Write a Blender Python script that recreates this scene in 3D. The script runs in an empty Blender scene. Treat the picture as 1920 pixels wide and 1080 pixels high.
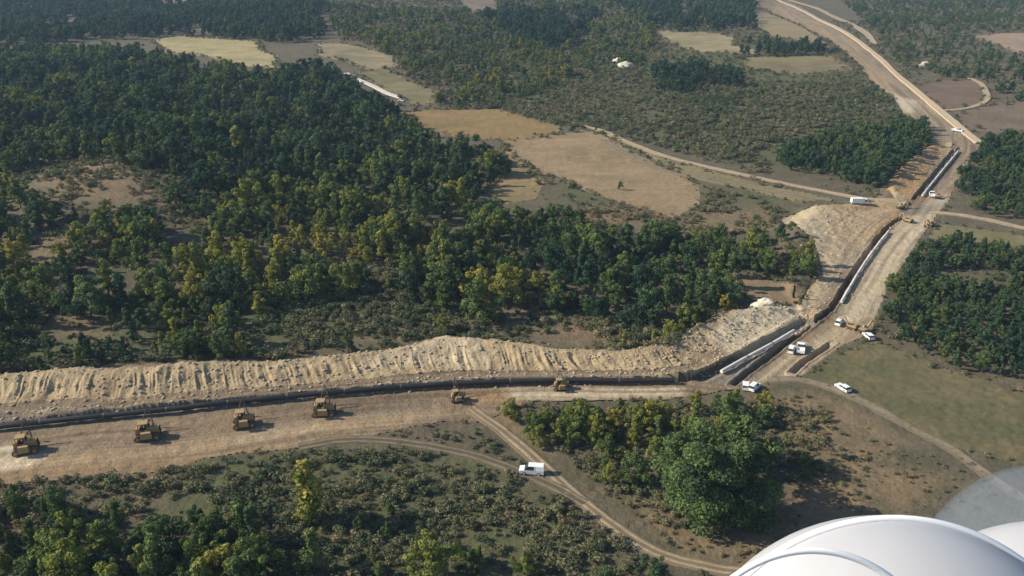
import bpy, math, random
import numpy as np
from mathutils import Vector, Matrix
R = math.radians
random.seed(7); RNG = np.random.default_rng(11)
scene = bpy.context.scene
C = scene.collection

# ------------------------------------------------------------------ camera
CAM_Z, PITCH, F_PX = 95.0, R(22.5), 1663.0        # helicopter about 95 m up, focal length in pixels of a 1920 px frame
cam_d = bpy.data.cameras.new('camera'); cam = bpy.data.objects.new('camera', cam_d); C.objects.link(cam)
cam.location = (0, 0, CAM_Z); cam.rotation_euler = (R(90) - PITCH, 0, 0)
cam_d.sensor_width = 36; cam_d.lens = 36 * F_PX / 1920; cam_d.clip_start = 0.1; cam_d.clip_end = 30000
scene.camera = cam

# ------------------------------------------------------------------ light
SUN_EL, LIGHT_DIR = R(31), Vector((1.0, -0.02, 0))
w = bpy.data.worlds.new('World'); scene.world = w; w.use_nodes = True
nt = w.node_tree; nt.nodes.clear()
sky = nt.nodes.new('ShaderNodeTexSky'); sky.sky_type = 'NISHITA'; sky.sun_disc = False
sky.sun_elevation = SUN_EL; sky.sun_rotation = R(-90); sky.altitude = 300; sky.air_density = 1.0; sky.dust_density = 0.6; sky.ozone_density = 2.0
bg = nt.nodes.new('ShaderNodeBackground'); bg.inputs[1].default_value = 0.09
wo = nt.nodes.new('ShaderNodeOutputWorld')
nt.links.new(sky.outputs[0], bg.inputs[0]); nt.links.new(bg.outputs[0], wo.inputs[0])
sun_d = bpy.data.lights.new('sun', 'SUN'); sun_d.energy = 4.8; sun_d.angle = R(0.5); sun_d.color = (1.0, 0.91, 0.76)
sun = bpy.data.objects.new('sun', sun_d); C.objects.link(sun); sun.location = (-200, 0, 300)
ld = LIGHT_DIR.normalized() * math.cos(SUN_EL); ld.z = -math.sin(SUN_EL)
sun.rotation_euler = ld.to_track_quat('-Z', 'Y').to_euler()
vs = scene.view_settings; vs.view_transform = 'Standard'; vs.look = 'None'; vs.gamma = 1; vs.exposure = 0.65
scene.display_settings.display_device = 'sRGB'
scene.cycles.use_denoising = True
scene.cycles.max_bounces = 6; scene.cycles.diffuse_bounces = 3; scene.cycles.transparent_max_bounces = 12
scene.cycles.volume_bounces = 0
try: scene.cycles.volume_step_rate = 4.0
except Exception: pass

# ------------------------------------------------------------------ numeric helpers
def _hash(ix, iy, seed):
    n = (ix.astype(np.int64) * 374761393 + iy.astype(np.int64) * 668265263 + seed * 974634777) & 0xFFFFFFFF
    n = ((n ^ (n >> 13)) * 1274126177) & 0xFFFFFFFF
    n = n ^ (n >> 16)
    return (n & 0xFFFF) / 65535.0
def noise(x, y, seed=0):
    x = np.asarray(x, float); y = np.asarray(y, float)
    ix = np.floor(x); iy = np.floor(y); fx = x - ix; fy = y - iy
    fx = fx * fx * (3 - 2 * fx); fy = fy * fy * (3 - 2 * fy)
    ix = ix.astype(np.int64); iy = iy.astype(np.int64)
    a = _hash(ix, iy, seed); b = _hash(ix + 1, iy, seed); c = _hash(ix, iy + 1, seed); d = _hash(ix + 1, iy + 1, seed)
    return (a + (b - a) * fx) * (1 - fy) + (c + (d - c) * fx) * fy
def fbm(x, y, seed=0, octv=4):
    s = 0; a = 0.5; t = 0
    for i in range(octv):
        s = s + a * noise(x * 2**i, y * 2**i, seed + i); t += a; a *= 0.5
    return s / t
def sstep(a, b, x):
    t = np.clip((np.asarray(x, float) - a) / (b - a), 0, 1); return t * t * (3 - 2 * t)

def Hb(x, y):
    x = np.asarray(x, float); y = np.asarray(y, float); r = np.hypot(x, y)
    z = 2.2 * (fbm(x / 75 + 9, y / 75, 3, 2) - 0.5) * sstep(0, 200, r)
    z = z + 30 * (fbm(x / 330 + 3.3, y / 330, 21, 2) - 0.5) * sstep(330, 950, r)
    z = z + 9 * np.exp(-(((x + 145) / 55)**2 + ((y - 330) / 60)**2))
    z = z + 110 * sstep(1700, 5200, r) * (0.4 + fbm(x / 900, y / 900, 40, 3))
    return z

# ------------------------------------------------------------------ photograph pixel -> point on the ground
cp, sp = math.cos(PITCH), math.sin(PITCH)
def ray(px, py):
    a = (px - 960) / F_PX; b = (540 - py) / F_PX
    return np.array([a, cp + b * sp, -sp + b * cp])
_T = np.geomspace(60, 9000, 900)
def G(px, py):
    d = ray(px, py); pts = d[None] * _T[:, None]
    below = (CAM_Z + pts[:, 2]) < Hb(pts[:, 0], pts[:, 1])
    i = int(np.argmax(below)) if below.any() else len(_T) - 1
    lo, hi = _T[max(i - 1, 0)], _T[i]
    for _ in range(24):
        m = (lo + hi) / 2; p = d * m
        if CAM_Z + p[2] < Hb(p[0], p[1]): hi = m
        else: lo = m
    p = d * hi
    return np.array([p[0], p[1]])
def GP(l): return np.array([G(*p[:2]) for p in l])
def project(x, y, z):
    dz = z - CAM_Z; depth = y * cp - dz * sp; up = y * sp + dz * cp
    return 960 + F_PX * x / depth, 540 - F_PX * up / depth, depth

def in_poly(x, y, poly):
    res = np.zeros(x.shape, bool)
    x0, y0 = poly.min(0); x1, y1 = poly.max(0)
    sel = (x >= x0) & (x <= x1) & (y >= y0) & (y <= y1)
    if not sel.any(): return res
    xs, ys = x[sel], y[sel]; ins = np.zeros(xs.shape, bool); n = len(poly)
    for i in range(n):
        ax, ay = poly[i]; bx, by = poly[(i + 1) % n]
        if ay == by: continue
        c = ((ay > ys) != (by > ys)) & (xs < (bx - ax) * (ys - ay) / (by - ay) + ax)
        ins ^= c
    res[sel] = ins
    return res
def line_coords(x, y, pts):
    """signed distance (left positive), running length and segment parameter along a polyline"""
    best = np.full(x.shape, 1e9); S = np.zeros(x.shape); sgn = np.ones(x.shape); K = np.zeros(x.shape); run = 0.0
    for i in range(len(pts) - 1):
        a = pts[i]; b = pts[i + 1]; d = b - a; L = math.hypot(*d); d = d / L
        rx, ry = x - a[0], y - a[1]
        t = np.clip(rx * d[0] + ry * d[1], 0, L)
        ex, ey = rx - t * d[0], ry - t * d[1]; q = np.hypot(ex, ey)
        m = q < best
        best = np.where(m, q, best); S = np.where(m, run + t, S); K = np.where(m, i + t / L, K)
        sgn = np.where(m, np.where(d[0] * ry - d[1] * rx >= 0, 1.0, -1.0), sgn)
        run += L
    return best * sgn, S, K
def smooth_line(P, step):
    """Catmull-Rom resample"""
    P = np.asarray(P, float); out = []
    Q = np.vstack([2 * P[0] - P[1], P, 2 * P[-1] - P[-2]])
    for i in range(1, len(Q) - 2):
        n = max(2, int(np.linalg.norm(Q[i + 1] - Q[i]) / step))
        for k in range(n):
            t = k / n
            out.append(0.5 * (2 * Q[i] + (Q[i+1] - Q[i-1]) * t + (2*Q[i-1] - 5*Q[i] + 4*Q[i+1] - Q[i+2]) * t*t + (3*Q[i] - Q[i-1] - 3*Q[i+1] + Q[i+2]) * t**3))
    out.append(Q[-2]); return np.array(out)

# ------------------------------------------------------------------ materials
def mat(name, rough=0.9, spec=0.15):
    m = bpy.data.materials.new(name); m.use_nodes = True
    b = m.node_tree.nodes['Principled BSDF']; b.inputs['Roughness'].default_value = rough
    b.inputs['Specular IOR Level'].default_value = spec
    return m, m.node_tree, b
class N:
    """tiny node helper"""
    def __init__(s, t): s.t = t
    def new(s, k, **kw):
        n = s.t.nodes.new(k)
        for a, v in kw.items(): setattr(n, a, v)
        return n
    def link(s, a, b): s.t.links.new(a, b)
    def pos(s, sc=(1, 1, 1), rot=0):
        g = s.new('ShaderNodeNewGeometry'); m = s.new('ShaderNodeMapping'); m.inputs['Scale'].default_value = sc; m.inputs['Rotation'].default_value = (0, 0, rot)
        s.link(g.outputs['Position'], m.inputs['Vector']); return m.outputs[0]
    def noise(s, vec, scale, det=4, rough=0.6):
        n = s.new('ShaderNodeTexNoise'); n.inputs['Scale'].default_value = scale; n.inputs['Detail'].default_value = det; n.inputs['Roughness'].default_value = rough
        s.link(vec, n.inputs['Vector']); return n.outputs['Fac']
    def ramp(s, fac, stops):
        r = s.new('ShaderNodeValToRGB'); cr = r.color_ramp
        while len(cr.elements) < len(stops): cr.elements.new(0.5)
        for e, (p, c) in zip(cr.elements, stops): e.position = p; e.color = (*c, 1) if len(c) == 3 else c
        s.link(fac, r.inputs[0]); return r.outputs[0]
    def mix(s, fac, a, b, mode='MIX'):
        n = s.new('ShaderNodeMix', data_type='RGBA', blend_type=mode)
        if isinstance(fac, (int, float)): n.inputs[0].default_value = fac
        else: s.link(fac, n.inputs[0])
        for i, v in ((6, a), (7, b)):
            if isinstance(v, tuple): n.inputs[i].default_value = (*v, 1)
            else: s.link(v, n.inputs[i])
        return n.outputs[2]
    def math(s, op, a, b=0.0, clamp=False):
        n = s.new('ShaderNodeMath', operation=op); n.use_clamp = clamp
        for i, v in enumerate((a, b)):
            if isinstance(v, (int, float)): n.inputs[i].default_value = v
            else: s.link(v, n.inputs[i])
        return n.outputs[0]
    def attr(s, name, kind='GEOMETRY'):
        n = s.new('ShaderNodeAttribute', attribute_name=name, attribute_type=kind); return n
    def bump(s, bsdf, h, strength, dist):
        n = s.new('ShaderNodeBump'); n.inputs['Strength'].default_value = strength; n.inputs['Distance'].default_value = dist
        s.link(h, n.inputs['Height']); s.link(n.outputs[0], bsdf.inputs['Normal'])

def contrast(n, f, lo, hi): # remap lo..hi -> 0..1
    m = n.new('ShaderNodeMapRange'); m.inputs[1].default_value = lo; m.inputs[2].default_value = hi; n.link(f, m.inputs[0]); return m.outputs[0]

def mat_scrub():
    m, t, b = mat('scrub_ground'); n = N(t); P = n.pos()
    big = n.noise(P, 0.018, 4); mid = n.noise(P, 0.13, 6, 0.7); fine = n.noise(P, 1.1, 5, 0.75)
    c = n.mix(contrast(n, big, 0.4, 0.62), (0.120, 0.100, 0.066), (0.090, 0.086, 0.048))
    c = n.mix(contrast(n, mid, 0.42, 0.66), c, (0.165, 0.132, 0.088))
    c = n.mix(n.math('MULTIPLY', contrast(n, fine, 0.35, 0.7), 0.6), c, (0.075, 0.066, 0.042))
    g = n.attr('green').outputs['Fac']; d = n.attr('dry').outputs['Fac']
    c = n.mix(n.math('MULTIPLY', g, contrast(n, mid, 0.2, 0.6)), c, (0.095, 0.100, 0.046))
    dry = n.mix(contrast(n, fine, 0.3, 0.7), (0.235, 0.168, 0.098), (0.155, 0.115, 0.066))
    c = n.mix(n.math('MULTIPLY', d, contrast(n, mid, 0.25, 0.55)), c, dry)
    n.link(c, b.inputs['Base Color']); n.bump(b, n.math('ADD', fine, mid), 0.8, 0.5); return m
def mat_field(name, c1, c2, ang=0.0, freq=0.5, patch=0.03):
    m, t, b = mat(name); n = N(t); P = n.pos(); S = n.pos((0.12, 1, 1), ang)
    pa = n.noise(P, patch, 5, 0.65); st = n.noise(S, freq, 5, 0.75); fi = n.noise(P, 0.9, 5, 0.75); p2 = n.noise(P, patch * 3.1, 4, 0.6)
    c = n.mix(contrast(n, st, 0.33, 0.67), c1, c2)
    c = n.mix(n.math('MULTIPLY', contrast(n, pa, 0.42, 0.66), 0.75), c, tuple(0.72 * v * k for v, k in zip(c2, (0.92, 1.02, 0.9))))
    c = n.mix(n.math('MULTIPLY', contrast(n, p2, 0.52, 0.74), 0.55), c, tuple(min(1, 1.22 * v * k) for v, k in zip(c1, (1.06, 0.98, 0.95))))
    c = n.mix(0.7, c, n.ramp(fi, [(0.25, (0.5, 0.5, 0.48)), (0.75, (1.25, 1.25, 1.25))]), 'MULTIPLY')
    n.link(c, b.inputs['Base Color']); n.bump(b, n.math('ADD', st, fi), 0.5, 0.25); return m
def mat_soil(name, c1, c2, c3, sc=1.0):
    m, t, b = mat(name); n = N(t); P = n.pos()
    pa = n.noise(P, 0.06 * sc, 5, 0.6); mi = n.noise(P, 0.35 * sc, 5, 0.7); fi = n.noise(P, 2.2 * sc, 5, 0.75)
    c = n.mix(contrast(n, pa, 0.38, 0.64), c1, c2)
    c = n.mix(n.math('MULTIPLY', contrast(n, mi, 0.42, 0.7), 0.8), c, c3)
    c = n.mix(n.attr('orange').outputs['Fac'], c, n.mix(contrast(n, mi, 0.3, 0.7), (0.40, 0.26, 0.12), (0.30, 0.185, 0.09)))
    c = n.mix(n.attr('pale').outputs['Fac'], c, n.mix(contrast(n, mi, 0.3, 0.7), (0.66, 0.575, 0.42), (0.50, 0.41, 0.27)))
    c = n.mix(n.attr('grey').outputs['Fac'], c, n.mix(contrast(n, mi, 0.3, 0.7), (0.25, 0.23, 0.19), (0.15, 0.14, 0.12)))
    c = n.mix(0.8, c, n.ramp(n.attr('lane').outputs['Fac'], [(0.28, (0.62, 0.60, 0.58)), (0.5, (1.0, 1.0, 1.0)), (0.72, (1.3, 1.28, 1.24))]), 'MULTIPLY')
    c = n.mix(0.6, c, n.ramp(fi, [(0.3, (0.5, 0.48, 0.46)), (0.72, (1.15, 1.15, 1.15))]), 'MULTIPLY')
    n.link(c, b.inputs['Base Color']); n.bump(b, n.math('ADD', fi, mi), 0.9, 0.35); return m
def mat_track(name, rut, mid, edge):
    m, t, b = mat(name); n = N(t); P = n.pos(); fi = n.noise(P, 0.9, 5, 0.7); bi = n.noise(P, 0.12, 4, 0.6)
    a = n.attr('rut').outputs['Fac']
    c = n.mix(contrast(n, bi, 0.35, 0.65), mid, edge)
    c = n.mix(n.math('MULTIPLY', a, contrast(n, fi, 0.15, 0.5)), c, rut)
    c = n.mix(0.5, c, n.ramp(fi, [(0.3, (0.6, 0.6, 0.6)), (0.7, (1.1, 1.1, 1.1))]), 'MULTIPLY')
    n.link(c, b.inputs['Base Color']); n.bump(b, fi, 0.5, 0.1); return m
def mat_leaf(name, stops, trans=0.25):
    m, t, b = mat(name, 0.75, 0.2); n = N(t)
    tint = n.attr('tint', 'INSTANCER').outputs['Fac']
    lf = n.attr('leaf').outputs['Fac']
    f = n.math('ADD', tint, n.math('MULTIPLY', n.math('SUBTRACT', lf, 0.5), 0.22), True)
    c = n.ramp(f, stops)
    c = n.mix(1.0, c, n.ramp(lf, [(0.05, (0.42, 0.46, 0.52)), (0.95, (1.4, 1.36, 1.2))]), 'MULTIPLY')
    n.link(c, b.inputs['Base Color'])
    tr = n.new('ShaderNodeBsdfTranslucent'); n.link(n.mix(1.0, c, (1.1, 1.2, 0.6), 'MULTIPLY'), tr.inputs[0])
    mx = n.new('ShaderNodeMixShader'); mx.inputs[0].default_value = trans
    n.link(b.outputs[0], mx.inputs[1]); n.link(tr.outputs[0], mx.inputs[2])
    n.link(mx.outputs[0], t.nodes['Material Output'].inputs[0]); return m
def mat_flat(name, col, rough=0.5, metal=0.0, dirt=0.35, spec=0.4, dcol=(0.22, 0.17, 0.11)):
    m, t, b = mat(name, rough, spec); n = N(t); b.inputs['Metallic'].default_value = metal
    tc = n.new('ShaderNodeTexCoord'); nz = n.noise(tc.outputs['Object'], 1.6, 5, 0.7)
    c = n.mix(n.math('MULTIPLY', contrast(n, nz, 0.42, 0.75), dirt), col, dcol)
    n.link(c, b.inputs['Base Color']); return m

M = {}
M['scrub'] = mat_scrub()
M['bark'] = mat_flat('bark', (0.10, 0.085, 0.07), 0.9, 0, 0.5, 0.1, (0.05, 0.04, 0.03))
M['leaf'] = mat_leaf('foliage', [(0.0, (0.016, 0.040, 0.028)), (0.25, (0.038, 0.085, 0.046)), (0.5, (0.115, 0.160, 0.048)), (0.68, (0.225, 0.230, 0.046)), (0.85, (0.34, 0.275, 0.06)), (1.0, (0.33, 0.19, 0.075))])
M['shrub'] = mat_leaf('shrub_foliage', [(0.0, (0.040, 0.072, 0.042)), (0.3, (0.105, 0.125, 0.062)), (0.55, (0.185, 0.175, 0.095)), (0.8, (0.245, 0.195, 0.120)), (1.0, (0.30, 0.215, 0.115))], 0.15)
M['spoil'] = mat_soil('spoil_soil', (0.54, 0.415, 0.245), (0.38, 0.275, 0.16), (0.28, 0.215, 0.13))
M['strip'] = mat_soil('work_strip_soil', (0.275, 0.200, 0.125), (0.220, 0.163, 0.106), (0.180, 0.137, 0.094))
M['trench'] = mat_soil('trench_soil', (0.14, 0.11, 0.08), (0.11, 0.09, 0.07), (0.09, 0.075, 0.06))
M['clod'] = mat_flat('clod', (0.40, 0.33, 0.23), 0.95, 0, 0.6, 0.1, (0.24, 0.18, 0.12))
M['track'] = mat_track('track_soil', (0.40, 0.315, 0.205), (0.20, 0.15, 0.095), (0.15, 0.12, 0.075))
M['faint_track'] = mat_track('grass_track_soil', (0.235, 0.19, 0.125), (0.105, 0.085, 0.055), (0.10, 0.085, 0.053))
M['road'] = mat_track('road_soil', (0.50, 0.39, 0.26), (0.44, 0.34, 0.225), (0.38, 0.29, 0.185))
M['gravel'] = mat_track('gravel_road', (0.60, 0.56, 0.48), (0.5, 0.46, 0.40), (0.42, 0.38, 0.32))

# ------------------------------------------------------------------ the corridor: trench, spoil, work strip
trench_px = {
 'a': [(-260, 838), (-60, 806), (0, 799), (150, 783), (300, 769), (450, 752), (600, 738), (750, 725), (900, 716), (1050, 712), (1240, 713), (1310, 708)],
 'b': [(1310, 708), (1345, 692), (1400, 664), (1460, 631), (1512, 601)],
 'b2': [(1372, 722), (1410, 693), (1450, 663), (1495, 628), (1530, 602)],
 'c': [(1530, 602), (1556, 582), (1578, 548), (1602, 508), (1632, 466), (1664, 428), (1690, 408)],
 'd': [(1712, 374), (1735, 346), (1765, 310), (1790, 280)],
 'd2': [(1724, 368), (1748, 338), (1776, 304), (1800, 276)],
 'e': [(1483, 700), (1512, 676), (1542, 656), (1562, 643)],  # dark cut added in place of a cast shadow line, not a dug trench
}
TR = {k: smooth_line(GP(v), 3.0) for k, v in trench_px.items()}
TRW = {'a': (1.15, 2.2), 'b': (1.9, 1.4), 'b2': (0.85, 1.8), 'c': (0.75, 1.4), 'd': (0.7, 1.2), 'd2': (0.55, 1.0), 'e': (0.8, 1.2)}   # half width, depth
bank_px = [  # front foot of each heap: px, py, width, height
 [(-300, 806, 16, 3.6), (0, 766, 16, 3.7), (150, 761, 16, 3.6), (300, 752, 16, 3.8), (450, 741, 16, 3.4), (600, 727, 15, 3.6), (740, 716, 17, 3.8), (840, 709, 23, 4.4), (920, 705, 20, 4.0), (1050, 702, 13, 3.0), (1200, 701, 12, 2.8), (1290, 693, 14, 3.0), (1350, 664, 14, 3.4), (1420, 628, 16, 3.6), (1495, 597, 10, 2.4), (1512, 588, 3, 0.4)],
 [(1528, 590, 4, 0.4), (1560, 545, 16, 2.0), (1588, 498, 22, 2.6), (1620, 452, 28, 3.2), (1650, 420, 30, 3.0), (1676, 402, 22, 1.0)],
 [(1700, 372, 5, 0.4), (1722, 345, 13, 2.0), (1752, 312, 14, 2.2), (1782, 276, 9, 1.0)],
]
BANK = []
for b in bank_px:
    P = GP(b); BANK.append((P, np.array([q[2] for q in b], float), np.array([q[3] for q in b], float)))
corr_px = [
 [(-330, 800), (0, 702), (150, 690), (300, 680), (450, 673), (600, 670), (740, 657), (830, 640), (905, 645), (1000, 662), (1150, 670), (1270, 660), (1330, 622), (1400, 585), (1440, 570), (1500, 575),
  (1515, 545), (1540, 512), (1528, 470), (1490, 432), (1455, 412), (1530, 394), (1640, 382), (1655, 352), (1700, 310), (1740, 275), (1747, 255), (1735, 235), (1700, 215), (1680, 185), (1640, 165), (1610, 120), (1560, 78), (1500, 48), (1440, 20), (1400, -20),
  (1450, -20), (1500, 12), (1580, 55), (1640, 100), (1690, 150), (1760, 200), (1840, 268), (1832, 290), (1800, 335), (1780, 378), (1762, 398), (1722, 450), (1690, 500), (1662, 545), (1642, 598), (1630, 632), (1580, 645), (1550, 668), (1510, 700), (1480, 712), (1420, 722), (1345, 735), (1250, 750), (1000, 752), (950, 768), (905, 790), (870, 785), (800, 796), (720, 812), (640, 826), (560, 840), (400, 856), (300, 885), (180, 895), (60, 905), (-330, 960)],
]
CORR = [GP(p) for p in corr_px]
mask_px = { # real changes of soil colour inside the corridor
 'pale': [([(1560, 600), (1590, 540), (1640, 470), (1700, 405), (1762, 396), (1722, 450), (1690, 500), (1662, 545), (1642, 598), (1600, 610)], 0.62), ([(1400, 722), (1500, 640), (1545, 604), (1640, 604), (1625, 634), (1560, 660), (1500, 706)], 0.38), ([(1500, 590), (1540, 520), (1500, 440), (1560, 400), (1680, 390), (1600, 490), (1560, 560)], 0.30), ([(1640, 165), (1560, 78), (1440, 20), (1470, 0), (1600, 80), (1760, 205), (1840, 270), (1800, 340), (1770, 390), (1740, 380), (1790, 300), (1740, 250)], 0.18), ([(-200, 850), (300, 830), (700, 770), (850, 760), (820, 790), (600, 830), (300, 865), (-200, 900)], 0.14), ([(1330, 640), (1430, 568), (1500, 580), (1512, 600), (1440, 640), (1370, 665)], 0.85), ([(940, 728), (1280, 726), (1280, 744), (960, 748)], 0.6), ([(1455, 412), (1530, 392), (1570, 398), (1560, 440), (1530, 470), (1490, 432)], 0.45),
          ([(-200, 835), (60, 835), (90, 862), (40, 880), (-200, 900)], 0.8), ([(640, 700), (840, 645), (910, 650), (920, 690), (820, 690)], 0.4), ([(1660, 170), (1720, 190), (1715, 212), (1690, 210)], 0.8), ([(1740, 375), (1790, 360), (1770, 395), (1720, 400)], 0.5),
          ([(1590, 500), (1630, 450), (1645, 460), (1605, 515)], 0.55), ([(420, 815), (600, 795), (620, 810), (440, 838)], 0.25)],
 'orange': [([(1520, 395), (1690, 385), (1690, 420), (1600, 470), (1560, 440)], 0.65), ([(1655, 352), (1745, 262), (1790, 280), (1710, 370)], 0.8), ([(1640, 440), (1740, 410), (1680, 520), (1640, 560), (1600, 560)], 0.3), ([(1500, 600), (1650, 600), (1560, 670), (1430, 715)], 0.35), ([(1420, 0), (1500, 30), (1640, 130), (1740, 240), (1640, 170)], 0.4), ([(880, 735), (960, 728), (960, 750), (890, 760)], 0.6), ([(-200, 880), (300, 835), (700, 780), (850, 770), (700, 810), (300, 880), (-200, 930)], 0.4)],
 'grey': [([(1310, 712), (1500, 600), (1545, 598), (1380, 725)], 0.75), ([(-200, 795), (300, 757), (700, 722), (900, 706), (900, 722), (700, 738), (300, 785), (-200, 830)], 0.55), ([(900, 706), (1300, 698), (1300, 712), (900, 722)], 0.35), ([(1690, 390), (1790, 380), (1780, 395), (1690, 405)], 0.5), ([(1740, 300), (1800, 275), (1770, 340), (1730, 365)], 0.5)],
}
MASK = {k: [(GP(p), v) for p, v in l] for k, l in mask_px.items()}

def corridor_relief(x, y):
    """(height added, spoil amount, trench amount)"""
    z = np.zeros(x.shape); spoil = np.zeros(x.shape); cut = np.zeros(x.shape)
    for bi, (P, Wd, Ht) in enumerate(BANK):
        d, s, k = line_coords(x, y, P)
        near = (d > -9) & (d < 40)
        if not near.any(): continue
        dn, sn, kn, xn, yn = d[near], s[near], k[near], x[near], y[near]
        i = np.clip(kn.astype(int), 0, len(Wd) - 2); f = kn - i
        wd = Wd[i] * (1 - f) + Wd[i + 1] * f; ht = Ht[i] * (1 - f) + Ht[i + 1] * f
        jag = (noise(sn / 4.5, sn * 0, 5 + bi) - 0.5) * 1.3 + (noise(sn / 14, sn * 0, 8) - 0.5) * 4
        t = (dn + jag * 0.45) / wd
        prof = np.where(t < 0.62, sstep(-0.02, 0.68, t), 1 - sstep(0.66, 1.0, t))
        ph = sn * 0.95 + dn * 0.22 + 2.0 * noise(sn / 9, dn / 6, 19)
        rid = 0.6 * np.abs(noise(ph / 1.9, dn / 14, 14) - 0.5) * 2 + 0.4 * np.abs(noise(ph / 0.8, dn / 7, 15) - 0.5) * 2
        lump = fbm(xn / 2.6, yn / 2.6, 60, 4)
        face = np.clip(1 - np.abs(t - 0.36) / 0.34, 0, 1)
        hh = prof * ht * (0.60 + 0.30 * noise(sn / 13, sn * 0, 17 + bi)) - face * rid * 1.15 + (lump - 0.45) * 0.8 * np.clip(prof * 2.2, 0, 1)
        if bi == 0: # low second row of topsoil heaps between the bank and the trench
            bt = np.clip(1 - np.abs(dn + 3.0) / 2.3, 0, 1)
            hh = hh + sstep(0, 1, bt) * (0.45 + 0.95 * noise(sn / 2.4, sn * 0, 33))
            spoil[near] = np.maximum(spoil[near], bt)
        z[near] = z[near] + np.maximum(hh, 0)
        spoil[near] = np.maximum(spoil[near], np.clip(prof * 3, 0, 1))
    for kx, P in TR.items():
        hw, dep = TRW[kx]; d, s, k = line_coords(x, y, P)
        ad = np.abs(d + (noise(s / 2.5, s * 0, 71) - 0.5) * 0.5)
        total = np.sum(np.hypot(*np.diff(P, axis=0).T))
        end = np.clip(np.minimum(s, total - s) / 3.0, 0, 1)
        c = (1 - sstep(hw * 0.72, hw * 1.06, ad)) * (end if kx in ('e', 'd', 'd2', 'b2') else 1)
        lip = np.clip(1 - np.abs(ad - hw * 1.5) / (hw * 0.5), 0, 1) * 0.25
        z = z * (1 - c) - dep * c + lip * (1 - c)
        cut = np.maximum(cut, c)
    z = z + (fbm(x / 1.7, y / 1.7, 80, 3) - 0.5) * 0.35 * (1 - cut)
    return z, spoil, cut

# ------------------------------------------------------------------ ground lattice (denser near the place the camera sees)
NU, NV = 900, 600
u_in = np.linspace(-0.82, 0.82, NU)
ext = np.array([0.86, 0.95, 1.1, 1.4, 1.9, 2.8])
U = np.concatenate([-ext[::-1], u_in, ext])
v_in = np.linspace(1 / 92, 1 / 1900, NV)
Yv = 1 / v_in
Y = np.concatenate([[4, 25, 45, 62, 78], Yv, [2050, 2250, 2500, 2900, 3400, 4200, 5200, 6500, 8500, 11000]])
def lattice(U, Y):
    return (Y[:, None] * U[None, :]), np.repeat(Y[:, None], len(U), 1)
def refine(A, k):
    t = np.arange((len(A) - 1) * k + 1) / k; i = np.minimum(t.astype(int), len(A) - 2); f = t - i
    return A[i] * (1 - f) + A[i + 1] * f
def warp(x, y):
    a = np.clip(y * 0.0055, 0.5, 7)
    return x + (fbm(x / (a * 4), y / (a * 4), 101, 3) - 0.5) * a * 2, y + (fbm(x / (a * 4), y / (a * 4), 131, 3) - 0.5) * a * 2

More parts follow.
